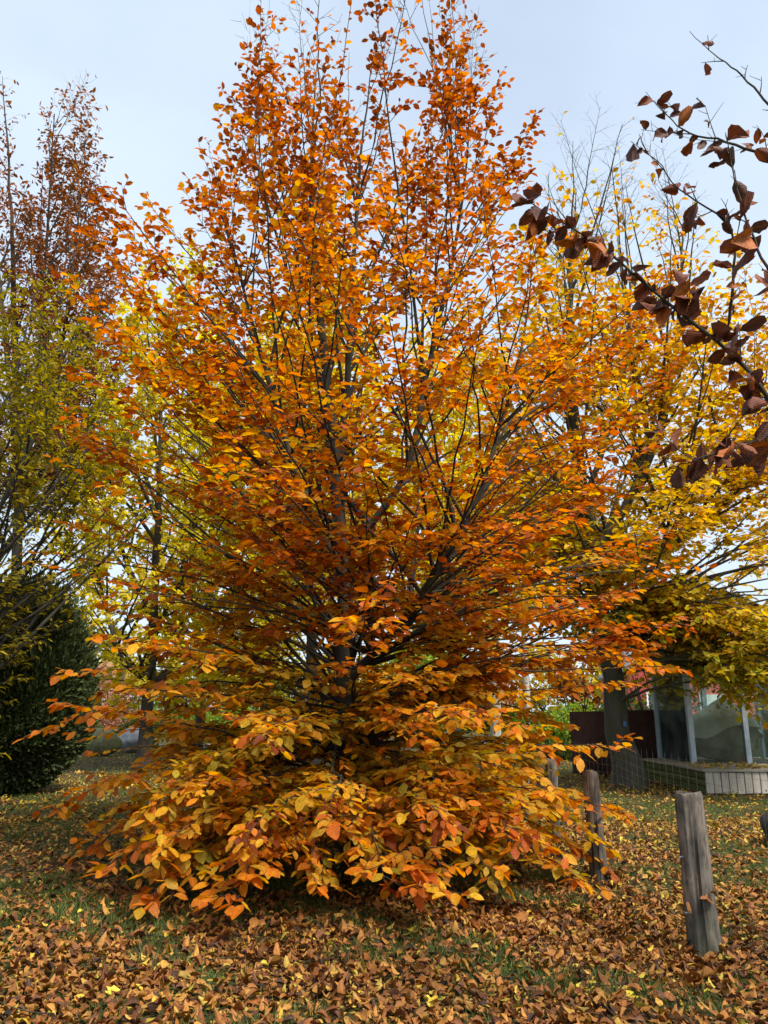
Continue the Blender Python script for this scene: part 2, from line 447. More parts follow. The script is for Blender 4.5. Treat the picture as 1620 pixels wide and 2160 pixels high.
_leaf_cache = {}
def leaf_objects(name, key, templates, pos, d, nrm, size, col, mat, parent=None, base=np.zeros(3), levels=6, **props):
    """each leaf an object of its own; alike ones share their mesh"""
    d = norm(d); nrm = norm(nrm - (nrm * d).sum(-1, keepdims=True) * d); side = np.cross(nrm, d)
    out = []
    order = np.argsort(col[:, 0] - col[:, 1])
    bucket = np.empty(len(pos), int); bucket[order] = np.arange(len(pos)) * levels // len(pos)
    for i in range(len(pos)):
        k = (key, i % len(templates), bucket[i])
        if k not in _leaf_cache:
            V, T, LC = templates[i % len(templates)]
            c = col[bucket == bucket[i]]
            c = c[len(c) // 2]
            _leaf_cache[k] = new_mesh(name, V, tris=T, col=np.tile(c, (len(V), 1)), lco=LC, mat=mat, smooth=True)
        o = bpy.data.objects.new(name, _leaf_cache[k])
        R = Matrix((Vector((d[i][0], side[i][0], nrm[i][0])), Vector((d[i][1], side[i][1], nrm[i][1])), Vector((d[i][2], side[i][2], nrm[i][2]))))
        o.location = pos[i] - base
        o.rotation_euler = R.to_euler()
        o.scale = (size[i],) * 3
        COL.objects.link(o)
        if parent is not None: o.parent = parent
        for a, b in props.items(): o[a] = b
        out.append((o, bucket[i]))
    return out

def ramp(q, stops):
    xs = [s[0] for s in stops]
    return np.stack([np.interp(q, xs, [s[1][c] for s in stops]) for c in range(3)], -1)

BEECH_RAMP = [(0, (.36, .28, .02)), (.26, (.70, .38, .018)), (.50, (.70, .215, .010)), (.74, (.50, .10, .010)), (1, (.21, .042, .013))]
YELLOW_RAMP = [(0, (.27, .31, .03)), (.3, (.60, .47, .03)), (.6, (.78, .46, .03)), (.85, (.62, .24, .02)), (1, (.40, .13, .02))]
MAPLE_RAMP = [(0, (.50, .50, .05)), (.5, (.74, .62, .05)), (1, (.80, .58, .05))]
HORN_RAMP = [(0, (.14, .135, .014)), (.5, (.35, .275, .018)), (1, (.58, .36, .02))]
OAK_RAMP = [(0, (.42, .19, .06)), (.5, (.30, .10, .035)), (1, (.19, .06, .03))]

# ------------------------------------------------------------------ tree builder
def make_tree(name, label, base, leaders, env, center, n_prim, alpha, hue, ramp_stops, mat_leaf, mat_wood,
              templates, leaf_size, group=None, sec_sp=.12, sec_len=.38, ter_sp=.13, ter_len=.2, leaf_sp=.06, leaf_tilt=.35,
              droop=.12, ky=1.0, r_prim=.022, density=1.0, bare=None, n_leaf_objects=0, tip_in=(.55, 1.0), prim_t0=.22,
              planar=.35, leaf_templates_single=None, curve=1.0, az_range=None, prune=None, sag=-.06, key=None, low_boost=(0, 1), gaps=None, extra_tips=None, split=None, tip_filter=None):
    base = np.asarray(base, float)
    root = thing(name, label, 'tree', tuple(base), group)
    # trunk and leaders: first leader is the trunk
    LP, LR = [], []
    for j, (pts, r0, r1) in enumerate(leaders):
        q = polyline(pts, 26)
        q[1:-1] += rng.normal(0, .012 * (r0 / .1), q[1:-1].shape) * np.array([1, 1, .2])
        s = np.linspace(0, 1, 26)
        R = r0 + (r1 - r0) * s
        if j == 0: R = R * (1 + .55 * np.exp(-s * 26 / 1.3))
        V, Q = tubes(q[None], R[None], 10 if j == 0 else 7)
        if j == 0:   # root flare and knobbly outline
            V = V + 0.10 * R.repeat(10)[:, None] * np.sin(V * 7.0 + 1.0)
        obj('trunk' if j == 0 else 'limb', new_mesh(name + '_wood', V - base, quads=Q, mat=mat_wood, smooth=True), root)
        LP.append(q); LR.append(R)
    LPa = np.concatenate(LP); LRa = np.concatenate(LR)
    ok = LPa[:, 2] > env[0][0] + .15
    ok &= np.arange(len(LPa)) % 26 > 1
    LPa, LRa = LPa[ok], LRa[ok]
    # tips on the crown's envelope
    ez = np.array([e[0] for e in env]); el = np.array([e[1] for e in env]); er = np.array([e[2] for e in env])
    zz = np.linspace(ez[0], ez[-1], 400)
    w = (np.interp(zz, ez, el + er) + .4) * np.where(zz < low_boost[0], low_boost[1], 1.0)
    cdf = np.cumsum(w); cdf /= cdf[-1]
    u = (np.arange(n_prim) + rng.uniform(.1, .9, n_prim)) / n_prim
    tz = np.interp(u, cdf, zz)
    az = np.arange(n_prim) * 2.39996 + rng.normal(0, .25, n_prim)
    if az_range: az = az_range[0] + (az % (2 * math.pi)) / (2 * math.pi) * (az_range[1] - az_range[0])
    f = rng.uniform(tip_in[0], tip_in[1], n_prim) ** .7
    rl, rr = np.interp(tz, ez, el), np.interp(tz, ez, er)
    ca = np.cos(az)
    rad = (rr * (1 + ca) / 2 + rl * (1 - ca) / 2) * f
    cx = np.interp(tz, [c[0] for c in center], [c[1] for c in center]); cy = np.interp(tz, [c[0] for c in center], [c[2] for c in center])
    T = np.stack([cx + rad * ca, cy + rad * np.sin(az) * ky, tz], 1)
    if tip_filter is not None:
        kt_ = tip_filter(T); T = T[kt_]; tz = T[:, 2]; n_prim = len(T)
    if extra_tips is not None:
        T = np.vstack([T, extra_tips]); tz = T[:, 2]; n_prim = len(T)
    al = np.radians(np.interp(tz, [a[0] for a in alpha], [a[1] for a in alpha]) + rng.normal(0, 6, n_prim))
    # attach where the wanted slope meets a leader
    dv = T[:, None] - LPa[None]
    dh = np.linalg.norm(dv[..., :2], axis=-1)
    elv = np.arctan2(dv[..., 2], dh + 1e-6)
    cost = np.abs(elv - al[:, None]) / math.radians(14) + .25 * np.linalg.norm(dv, axis=-1) + rng.uniform(0, .8, elv.shape)
    pick = cost.argmin(1)
    P0 = LPa[pick]; pr0 = LRa[pick]
    D = T - P0; L = np.linalg.norm(D, axis=1); Dn = norm(D)
    outw = norm(D * np.array([1, 1, 0]))
    g = np.clip(np.degrees(al) / 70, 0, 1)[:, None]
    d1 = norm(Dn + UP * .30 * curve * (1 - g) + outw * .10 * g)
    tipd = norm(Dn + UP * (-.30 * (1 - g) + .30 * g) * curve)
    P1 = P0 + d1 * L[:, None] * .35; P2 = T - tipd * L[:, None] * .33
    s = np.linspace(0, 1, 12)[None, :, None]
    PP = (1 - s) ** 3 * P0[:, None] + 3 * s * (1 - s) ** 2 * P1[:, None] + 3 * s * s * (1 - s) * P2[:, None] + s ** 3 * T[:, None]
    PP[:, 1:] += np.cumsum(rng.normal(0, .012, PP[:, 1:].shape), 1) * np.minimum(L, 3)[:, None, None] / 2
    rp = np.minimum(r_prim * (L / 3) ** .8, pr0 * .75)
    RP = rp[:, None] * (1 - .86 * np.linspace(0, 1, 12)[None] ** .8)
    # the upper part of each leader carries twigs as well
    ext = np.stack([np.stack([np.interp(np.linspace(.3 if j else .45, 1, 12), np.linspace(0, 1, 26), q_[:, c]) for c in range(3)], 1) for j, q_ in enumerate(LP)])
    PP = np.concatenate([PP, ext]); n_prim = len(PP)
    L = np.concatenate([L, np.linalg.norm(np.diff(ext, axis=1), axis=2).sum(1)])
    rp = np.concatenate([rp, np.full(len(ext), .012)])
    RP = np.concatenate([RP, np.full((len(ext), 12), .002)])
    # secondary branches
    i2, t2, p2, d2 = children(PP, L, sec_sp, prim_t0, 1.0, 46, 9, planar)
    ls = sec_len * np.minimum(1.4, L[i2] / 3) ** .5 * (.45 + 1.1 * (1 - t2)) * rng.uniform(.6, 1.25, len(i2))
    if gaps is not None:
        k2 = gaps(p2 + d2 * ls[:, None] * .6)
        i2, t2, p2, d2, ls = i2[k2], t2[k2], p2[k2], d2[k2], ls[k2]
    S2 = bend(p2, d2, ls, 4, sag, .06)
    R2 = (.0042 + .004 * ls)[:, None] * (rp[i2] / (rp[i2] + .004))[:, None] * (1 - .75 * np.linspace(0, 1, 4)[None])
    # twigs
    i3, t3, p3, d3 = children(S2, ls, ter_sp, .15, .95, 44, 10, planar)
    l3 = ter_len * rng.uniform(.5, 1.2, len(i3)) * (1.1 - .5 * t3)
    S3 = bend(p3, d3, l3, 2, sag, .06)
    R3 = np.full((len(i3), 2), .0026) * np.array([1, .45])
    # leaves on primary ends, secondaries and twigs
    a1, _, q1, e1 = children(PP, L, leaf_sp * 1.3, .72, 1.0, 42, 12, planar)
    a2, _, q2, e2 = children(S2, ls, leaf_sp * 1.1, .2, 1.0, 46, 12, planar)
    a3, _, q3, e3 = children(S3, l3, leaf_sp, .15, 1.03, 44, 14, planar)
    prim = np.concatenate([a1, i2[a2], i2[i3[a3]]])
    pos = np.concatenate([q1, q2, q3]); d = np.concatenate([e1, e2, e3])
    keep = rng.uniform(0, 1, len(pos)) < density
    if bare is not None:
        pb = np.clip((pos[:, 2] - bare[0]) / (bare[1] - bare[0]), 0, 1)
        pb = np.clip(pb + rng.normal(0, .2, len(PP))[prim] * (pb > 0), 0, 1)
        keep &= rng.uniform(0, 1, len(pos)) > pb
    if prune is not None: keep &= prune(pos)
    prim, pos, d = prim[keep], pos[keep], d[keep]
    n = len(pos)
    d = norm(d + rng.normal(0, .16, d.shape) - UP * droop)
    nrm = norm(UP + rng.normal(0, leaf_tilt, (n, 3)))
    size = (leaf_size(pos[:, 2]) if callable(leaf_size) else leaf_size) * rng.uniform(.5, 1.25, n)
    er_ = np.interp(pos[:, 2], ez, (el + er) / 2) + .3
    ccx = np.interp(pos[:, 2], [c[0] for c in center], [c[1] for c in center]); ccy = np.interp(pos[:, 2], [c[0] for c in center], [c[2] for c in center])
    outer = np.clip(np.hypot(pos[:, 0] - ccx, pos[:, 1] - ccy) / er_, 0, 1.2)
    q = hue(pos, outer) + rng.normal(0, .085, n_prim)[prim] + rng.normal(0, .15, n)
    col = ramp(np.clip(q, 0, 1), ramp_stops) * rng.uniform(.62, 1.15, (n, 1))
    # wood of each branch with its twigs
    for b in range(n_prim):
        parts = [tubes(PP[b:b + 1], RP[b:b + 1], 5)]
        m2 = i2 == b
        if m2.any(): parts.append(tubes(S2[m2], R2[m2], 3))
        m3 = m2[i3]
        if m3.any(): parts.append(tubes(S3[m3], R3[m3], 3))
        V, Q = join(parts)
        obj('branch', new_mesh(name + '_branch', V - base, quads=Q, mat=mat_wood, smooth=True), root)
    single = np.zeros(n, bool)
    if n_leaf_objects:
        dist = np.linalg.norm(pos - np.array([0, 0, CAM_H]), axis=1)
        px = 810 + F_PX * pos[:, 0] / (pos[:, 1] * math.cos(PITCH) + (pos[:, 2] - CAM_H) * math.sin(PITCH))
        dist[(px < 5) | (px > 1615)] += 1000
        single[np.argsort(dist)[:n_leaf_objects]] = True
        leaf_objects('leaf', key or name, leaf_templates_single or templates, pos[single], d[single], nrm[single], size[single], col[single], mat_leaf, root, base)
    m = ~single
    wh = np.arange(m.sum()) % len(templates)
    if split is not None:
        hi = pos[m][:, 2] > split[0]
        wh = np.where(hi, len(templates) + np.arange(m.sum()) % len(split[1]), wh); templates = templates + split[1]
    obj('foliage', leaf_mesh(name + '_foliage', templates, pos[m] - base, d[m], nrm[m], size[m], col[m], mat_leaf, wh), root, kind='stuff')
    print(name, 'leaves', n, 'twigs', len(i3))
    return root

def P(*a):
    return np.array([at(*p) for p in a])

# ------------------------------------------------------------------ the beech in the middle
BD = 8.3
def clump(p, fx, fz, seed):
    r = np.random.default_rng(seed); o = np.zeros(len(p))
    for k_ in range(7):
        a = r.normal(0, 1, 3) * np.array([fx, fx, fz])
        o += np.sin(p @ a + r.uniform(0, 6.28))
    return o / 1.87
def beech_gaps(p):
    z = p[:, 2]
    thr = -1.2 + .75 * np.clip((z - 1.7) / 1.0, 0, 1)
    thr += .34 * np.clip((z - 1.7) / .4, 0, 1) * np.clip((4.8 - z) / .8, 0, 1)
    thr += 1.35 * np.clip((-p[:, 0] - .9) / .9, 0, 1) * np.clip((z - 2.1) / .4, 0, 1) * np.clip((4.4 - z) / .6, 0, 1)
    return clump(p, 1.7, 5.5, 5) > thr
def beech_hue(p, o):
    z = p[:, 2]
    q = .26 + .26 * o + .24 * np.clip((z - 5.0) / 3.5, 0, 1) + .13 * np.clip((z - 1.8) / 1.0, 0, 1)
    q -= .17 * np.clip((2.0 - z) / 1.0, 0, 1) * np.clip(1.25 - o, 0, 1)
    q += .10 * np.clip((-p[:, 0] - 1.4) / 1.5, 0, 1) * np.clip((4 - z) / 2, 0, 1)
    return q
_a = np.radians(rng.uniform(-158, -22, 60)); _r = rng.uniform(.9, 2.75, 60) ** 1.0
low_tips = np.stack([-.33 + _r * np.cos(_a), BD + _r * np.sin(_a) * .98, rng.uniform(.16, .6, 60) + .12 * (2.75 - _r)], 1)
right_tips = np.stack([rng.uniform(1.7, 3.3, 26), BD + rng.uniform(-1.3, 1.0, 26), rng.uniform(1.9, 3.5, 26)], 1)
low_tips = np.vstack([low_tips, right_tips])
b0 = at(745, 1838, BD); b0[2] = ground_z(b0[0], b0[1]) - .03
make_tree('beech_tree', 'big beech tree in orange and golden leaf with branches sweeping down to the ground', b0,
          [(np.vstack([b0, P((742, 1700, BD), (733, 1450, BD), (722, 1200, BD), (712, 1000, BD), (690, 820, BD), (668, 620, BD), (655, 380, BD), (668, 140, BD))]), .125, .004),
           (P((714, 1040, BD), (732, 820, BD + .2), (742, 600, BD + .3), (760, 330, BD + .4), (790, 100, BD + .4)), .05, .004),
           (P((722, 1180, BD), (860, 1010, BD - .3), (905, 760, BD - .5), (955, 560, BD - .5), (985, 350, BD - .5), (995, 160, BD - .5)), .045, .004),
           (P((735, 1440, BD), (890, 1260, BD - .6), (1000, 1080, BD - .9), (1050, 920, BD - .9), (1105, 720, BD - .9), (1130, 520, BD - .9)), .042, .004),
           (P((720, 1200, BD), (640, 1060, BD - .4), (580, 850, BD - .5), (520, 640, BD - .5), (470, 440, BD - .4), (445, 420, BD - .4)), .04, .004),
           (P((705, 900, BD), (630, 650, BD + .1), (560, 420, BD), (515, 230, BD)), .035, .004)],
          [(.14, 2.0, 2.1), (.40, 2.7, 3.05), (1.0, 2.95, 2.75), (1.5, 3.05, 2.85), (2.0, 3.05, 3.0), (2.6, 3.2, 3.5), (3.3, 3.4, 3.75), (4.1, 3.5, 3.8), (5.2, 3.5, 3.8), (6.1, 2.95, 3.4), (6.9, 2.85, 2.8), (7.6, 2.5, 2.3), (8.4, 1.85, 2.1), (9.2, 1.75, 1.75), (10.0, 1.6, 1.5), (11.2, 1.2, 1.1)],
          [(0, b0[0], b0[1]), (4, -.45, BD), (8, -.3, BD), (11, -.25, BD)], 360,
          [(.15, -12), (.6, -2), (1.2, 5), (2.2, 12), (3.5, 25), (5, 38), (7, 52), (9, 66), (10.5, 75)],
          beech_hue, BEECH_RAMP, M_LEAF, M_BARK, BEECH, lambda z: np.interp(z, [.3, 1.5, 5, 9], [.122, .112, .092, .086]), density=.95, planar=.24, leaf_tilt=.32, split=(3.2, BEECH_MID), bare=(8.7, 10.2), n_leaf_objects=300, ky=.92, sag=-.07, leaf_sp=.047, sec_sp=.105, ter_sp=.11, low_boost=(1.5, 1.9), r_prim=.018, leaf_templates_single=BEECH_FINE, extra_tips=low_tips, gaps=beech_gaps, tip_in=(.6, 1.06))

# ------------------------------------------------------------------ other trees
D2 = 16.4
y0 = at(1325, 1668, D2); y0[2] = -.03
drape = np.stack([rng.uniform(5.4, 9.0, 46), rng.uniform(13.2, 15.6, 46), rng.uniform(1.75, 3.3, 46)], 1)
drape[:, 2] -= .25 * (drape[:, 0] > 7)
def yellow_prune(p):
    return ~((p[:, 2] < 2.6) & (p[:, 0] < y0[0] + .75))
def yellow_gaps(p):
    return yellow_prune(p) & (clump(p, 1.1, 2.4, 9) > np.interp(p[:, 2], [2.0, 3.0, 5.0, 7.0], [-1.3, -.75, -.75, -1.1]))
def yellow_hue(p, o):
    return   .50 + .26 * np.clip((p[:, 2] - 3) / 5, 0, 1) * o - .26 * np.clip((4.2 - p[:, 2]) / 2.5, 0, 1)
make_tree('yellow_beech_tree', 'tall yellow tree with thick mossy leaning trunk in front of the rusty steel sheet', y0,
          [(np.vstack([y0, P((1300, 1500, D2), (1286, 1410, D2), (1262, 1280, D2), (1243, 1170, D2), (1228, 1050, D2), (1212, 930, D2), (1203, 760, D2), (1205, 560, D2), (1215, 400, D2))]), .27, .008),
           (P((1245, 1180, D2), (1330, 1050, D2), (1400, 900, D2 - .5), (1430, 700, D2 - .5), (1440, 480, D2 - .5)), .11, .02),
           (P((1255, 1260, D2), (1400, 1160, D2 - 1), (1520, 1080, D2 - 1.2), (1620, 900, D2 - 1.2)), .09, .02),
           (P((1230, 1070, D2), (1320, 800, D2 + 1), (1330, 600, D2 + 1), (1310, 400, D2 + 1)), .08, .008),
           (P((1265, 1290, D2), (1380, 1400, D2 - 1.2), (1480, 1370, D2 - 1.8), (1600, 1400, D2 - 2)), .07, .015)],
          [(1.35, .9, 3.8), (2.2, 2.6, 4.3), (4, 4.0, 4.8), (6, 4.4, 4.8), (8, 4.0, 4.4), (10, 3.0, 3.6), (12, 2.2, 2.8), (14, 1.4, 2.0), (16, .7, 1.2)],
          [(0, y0[0], D2), (3, y0[0] + .6, D2 - .6), (16, y0[0] + .1, D2)], 230,
          [(1.4, -20), (2, -12), (3, 0), (5, 25), (8, 45), (12, 60), (16, 72)],
          yellow_hue, YELLOW_RAMP, M_LEAF_FAR, M_BARK_BIG, SMALL, .15, density=1.0, prim_t0=.12, sec_sp=.20, sec_len=.8, ter_sp=.18, ter_len=.36, leaf_sp=.085,
          bare=(9.5, 13.0), low_boost=(3.0, 1.5), extra_tips=drape, tip_filter=lambda p: ~((p[:, 2] < 3.2) & (p[:, 0] < y0[0] + 1.3)), gaps=yellow_gaps, prune=yellow_prune, n_leaf_objects=300, r_prim=.038, sag=-.10)

def flat_hue(a, b=0.0):
    return lambda p, o: a + b * o

def maple(px, D, base_py, trunk, top, rx, label, n, dens=.5, cz=(1.6, None), size=.15, hue=.5, r0=.17, off=0., group=None, extra=()):
    b = at(px, base_py, D); b[2] = -.03
    pts = np.vstack([b, P(*[(x, y, D) for x, y in trunk])])
    z1 = at(px, top, D)[2]; z0 = cz[0]
    h = z1 - z0
    env = [(z0, rx * .55, rx * .55), (z0 + .12 * h, rx * .9, rx * .9), (z0 + .4 * h, rx, rx), (z0 + .7 * h, rx * .75, rx * .75), (z0 + .9 * h, rx * .42, rx * .42), (z1, rx * .15, rx * .15)]
    lead = [(pts, r0, .008)] + [(P(*[(x, y, D + dd) for x, y in e]), r0 * .5, .015) for e, dd in extra]
    return make_tree('maple_tree', label, b, lead, env, [(0, b[0] + off, D), (z1, b[0] + off, D)], n,
                     [(z0, 18), (z0 + .25 * h, 40), (z0 + .5 * h, 56), (z1, 76)], flat_hue(hue, .1), MAPLE_RAMP, M_LEAF_FAR, M_BARK_DARK,
                     SMALL_MAPLE, size, density=dens, sec_sp=.26, sec_len=.85, ter_sp=.20, ter_len=.34, leaf_sp=.06, r_prim=.055, planar=.6, leaf_tilt=.6, sag=.06, curve=1.3, group=group)

maple(300, 21, 1628, [(312, 1500), (318, 1400), (328, 1200), (338, 1000), (340, 800), (330, 620)], 520, 3.1,
      'dark-trunked yellow maple with low curved limb, beside the dark clipped thuja', 90, dens=.95,
      extra=[(((315, 1430), (270, 1410), (245, 1370), (225, 1280), (180, 1130)), -.5), (((325, 1330), (370, 1260), (400, 1150), (440, 960)), .3), (((325, 1300), (280, 1220), (230, 1080), (190, 930)), .3)])
maple(413, 27, 1598, [(424, 1500), (432, 1400), (440, 1250), (450, 1000), (455, 800)], 640, 3.3,
      'slimmer yellow maple standing behind the dark-trunked one near the gravel path', 75, dens=.95, cz=(1.9, None), hue=.55, off=1.2,
      extra=[(((430, 1420), (480, 1330), (540, 1240), (600, 1150)), 0), (((430, 1380), (400, 1250), (380, 1100)), .5)])
maple(662, 20, 1655, [(662, 1480), (655, 1300), (648, 1180), (640, 950), (630, 700)], 500, 2.7,
      'golden yellow maple standing close behind the orange beech trunk', 80, dens=.95, cz=(3.6, None), hue=.75, size=.15)
maple(560, 30, 1590, [(556, 1480), (552, 1400), (548, 1200), (540, 900)], 640, 2.6,
      'far yellow maple with thin black trunk by the gravel path', 55, dens=.8, cz=(2.6, None), hue=.5)
maple(960, 25, 1625, [(965, 1450), (968, 1200), (975, 900)], 640, 3.4,
      'pale yellow maple hidden behind the orange beech, towards the green shrubs', 75, dens=.85, cz=(3.2, None), hue=.7)

# hornbeam whose trunk stands outside the picture, fanned steep branches
HD = 13.0
h0 = at(-120, 1690, HD); h0[2] = -.03
make_tree('hornbeam_tree', 'yellow-green hornbeam with fanned straight branches rising over the dark thuja', h0,
          [(np.vstack([h0, P((-115, 1500, HD), (-100, 1250, HD), (-70, 1000, HD), (-40, 700, HD))]), .2, .03),
           (P((-105, 1350, HD), (-40, 1150, HD - .3), (60, 950, HD - .3), (150, 760, HD - .3)), .06, .012),
           (P((-105, 1330, HD), (-10, 1180, HD - .8), (90, 1080, HD - .9), (190, 940, HD - .9)), .05, .01),
           (P((-100, 1250, HD), (-20, 950, HD + .3), (40, 760, HD + .3), (80, 600, HD + .3)), .05, .01)],
          [(.8, .9, .9), (2.0, 1.2, 1.15), (3.6, 1.9, 2.2), (5.5, 2.4, 3.2), (7.0, 2.2, 2.75), (8.2, 1.7, 2.1), (9.2, 1.0, 1.2)],
          [(0, h0[0], HD), (10, h0[0] + .3, HD)], 150,
          [(.8, -5), (2, 10), (4, 42), (6, 55), (9, 68)],
          lambda p, o: .38 + .15 * np.clip((4 - p[:, 2]) / 3, 0, 1) + .1 * o, HORN_RAMP, M_LEAF_FAR, M_BARK_DARK, LONG, .12,
          density=.95, sec_sp=.14, sec_len=.5, ter_sp=.14, ter_len=.26, leaf_sp=.065, n_leaf_objects=200, r_prim=.035, planar=.5, leaf_tilt=.5,
          gaps=lambda p: rng.uniform(0, 1, len(p)) < np.interp(p[:, 2], [1.8, 2.3, 4.6, 5.6], [.75, .22, .22, 1.0]))

# columnar oak with withered leaves
OD = 22.0
o0 = at(40, 1620, OD); o0[2] = -.03
make_tree('oak_tree', 'tall narrow oak with sparse withered brown leaves rising behind the hornbeam', o0,
          [(np.vstack([o0, P((40, 1300, OD), (35, 900, OD), (25, 500, OD), (5, 160, OD))]), .2, .006),
           (P((38, 1150, OD), (80, 800, OD), (100, 500, OD), (115, 240, OD)), .1, .015),
           (P((38, 1100, OD), (110, 850, OD - .5), (150, 600, OD - .5), (180, 330, OD - .5)), .09, .012),
           (P((38, 1000, OD), (10, 700, OD - 1), (-20, 400, OD - 1), (-30, 120, OD - 1)), .09, .012)],
          [(7, 1.4, 2.3), (10, 1.8, 2.6), (13, 1.7, 2.5), (16, 1.6, 2.2), (18, 1.4, 1.1), (21, .9, .5), (23, .4, .2)],
          [(0, o0[0], OD), (24, o0[0] - .5, OD)], 130,
          [(7, 60), (12, 68), (18, 76), (23, 82)], flat_hue(.5, .15), OAK_RAMP, M_LEAF_FAR, M_BARK_DARK, LONG, .17,
          density=.95, sec_sp=.2, sec_len=.65, ter_sp=.2, ter_len=.4, leaf_sp=.10, r_prim=.04, planar=.9, leaf_tilt=.9, droop=.3, bare=(19, 23), sag=.12)

# ------------------------------------------------------------------ dark thuja
def ico(sub):
    import bmesh
    bm = bmesh.new(); bmesh.ops.create_icosphere(bm, subdivisions=sub, radius=1)
    V = np.array([v.co[:] for v in bm.verts]); T = np.array([[v.index for v in f.verts] for f in bm.faces]); bm.free()
    return V, T

def lump(V, amp, freq, seed):
    r = np.random.default_rng(seed)
    o = np.zeros(len(V))
    for k in range(6):
        a = r.normal(0, 1, 3); a /= np.linalg.norm(a)
        o += np.sin(V @ a * freq * r.uniform(.6, 1.8) + r.uniform(0, 6))
    return V * (1 + amp * o / 2.5)[:, None]

TD = 15.6
tc_ = at(20, 1680, TD); tc_[2] = 0
th = thing('thuja_shrub', 'dense dark green egg-shaped thuja beside the dark-trunked maple', 'shrub', tuple(tc_))
IV, IT = ico(4)
def thuja_shape(V):
    h = (V[:, 2:3] + 1) / 2
    w = 1.46 * (1 - .20 * h) ; z = h * 4.05
    return np.concatenate([V[:, :2] * w, z], 1)
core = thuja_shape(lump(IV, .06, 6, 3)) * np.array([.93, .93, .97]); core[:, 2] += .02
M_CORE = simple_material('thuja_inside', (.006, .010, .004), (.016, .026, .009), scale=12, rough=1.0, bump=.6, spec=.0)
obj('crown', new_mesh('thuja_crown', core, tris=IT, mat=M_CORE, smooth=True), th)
n = 38000
S = norm(rng.normal(0, 1, (n, 3)))
nrm0 = norm(S * np.array([1 / 1.6, 1 / 1.6, 1 / 2.2]))
sp = thuja_shape(lump(S, .06, 6, 3)) * np.where(rng.uniform(0, 1, (n, 1)) < .12, rng.uniform(1.0, 1.06, (n, 1)), rng.uniform(.9, 1.0, (n, 1))); sp[:, 2] = np.maximum(sp[:, 2], .05)
dd = norm(nrm0 * .75 + UP * .65 + rng.normal(0, .35, (n, 3)))
nn = norm(np.cross(dd, rng.normal(0, 1, (n, 3))))
cc = ramp(rng.uniform(0, 1, n), [(0, (.016, .028, .010)), (.6, (.034, .058, .018)), (.9, (.06, .09, .028)), (1, (.11, .14, .04))])
obj('foliage', leaf_mesh('thuja_foliage', [small_leaf(.5, .1, .1), small_leaf(.35, .2, -.1)], sp, dd, nn, rng.uniform(.06, .135, n), cc, M_NEEDLE), th, kind='stuff')

# ------------------------------------------------------------------ shrubs and far trees
def shrub(name, label, x, y, rx, rz, stops, n, size, group=None, category='shrub', trunk=0.0, mat=M_LEAF_FAR, seed=0):
    b = np.array([x, y, float(ground_z(x, y))])
    root = thing(name, label, category, tuple(b), group)
    r = np.random.default_rng(seed + 100)
    # stems
    k = 7 if trunk == 0 else 5
    ends = norm(np.stack([r.normal(0, .6, k), r.normal(0, .6, k), np.ones(k)], 1))
    PPs = ends[:, None, :] * np.linspace(0, 1, 6)[None, :, None] * np.array([rx, rx, rz * 1.7])[None, None, :]
    if trunk:
        PPs[:, :, 2] += trunk
        tp = polyline([(0, 0, -.05), (.04 * trunk, 0, trunk * .5), (0, .03 * trunk, trunk + .3)], 8)
        V, Q = tubes(tp[None], np.linspace(.05 * trunk, .03 * trunk, 8)[None], 8)
        obj('trunk', new_mesh(name + '_trunk', V, quads=Q, mat=M_BARK_DARK, smooth=True), root)
    V, Q = tubes(PPs, np.linspace(.025 * rz, .005 * rz, 6)[None].repeat(k, 0), 5)
    obj('limb' if trunk else 'stem', new_mesh(name + '_stem', V, quads=Q, mat=M_BARK_DARK, smooth=True), root)
    # clumps of leaves
    nc = 34
    C = norm(r.normal(0, 1, (nc, 3))) * r.uniform(.35, 1, (nc, 1)) ** .5
    C[:, 2] = np.abs(C[:, 2]) if not trunk else C[:, 2]
    which = r.integers(0, nc, n)
    p = C[which] * .82 + norm(r.normal(0, 1, (n, 3))) * (r.uniform(0, 1, (n, 1)) ** .4) * .30
    p = p * np.array([rx, rx, rz])
    p[:, 2] += trunk + (rz * .95 if trunk else .05)
    p[:, 2] = np.maximum(p[:, 2], .03)
    col = ramp(np.clip(r.normal(0, .16, nc)[which] + r.uniform(.1, .9, n), 0, 1), stops)
    obj('foliage', leaf_mesh(name + '_foliage', SMALL, p, norm(r.normal(0, 1, (n, 3))), norm(UP + r.normal(0, .7, (n, 3))), size * r.uniform(.6, 1.3, n), col, mat), root, kind='stuff')
    return root

GREEN = [(0, (.05, .10, .02)), (.7, (.14, .24, .04)), (1, (.36, .36, .05))]
LIME = [(0, (.10, .19, .03)), (.7, (.25, .36, .05)), (1, (.5, .45, .06))]
DARKG = [(0, (.02, .04, .015)), (1, (.06, .10, .03))]
PINK = [(0, (.34, .12, .09)), (.5, (.45, .22, .16)), (1, (.55, .36, .18))]
GOLD = [(0, (.42, .30, .04)), (1, (.62, .50, .08))]
RUSSET = [(0, (.28, .10, .03)), (1, (.50, .25, .05))]
def gx_at(px, D):
    return at(px, 1500, D)[0]
shrub('shrub', 'bright green bush with yellow tips beside the thick mossy trunk', gx_at(1210, 27), 27, 1.5, 1.9, LIME, 5200, .14, seed=1)
shrub('shrub', 'mid green bush between the pale far trunks and the bright green bush', gx_at(1120, 29), 29, 1.3, 1.5, GREEN, 3600, .14, seed=2)
shrub('shrub', 'dark green bush behind the rusty steel sheet', gx_at(1375, 25), 25, 2.1, 2.6, DARKG, 5200, .13, seed=3)
shrub('conifer_shrub', 'rounded grey-green conifer bush behind the glass display case', gx_at(1630, 25), 25, 1.3, 2.3, GREEN, 5200, .10, seed=4)
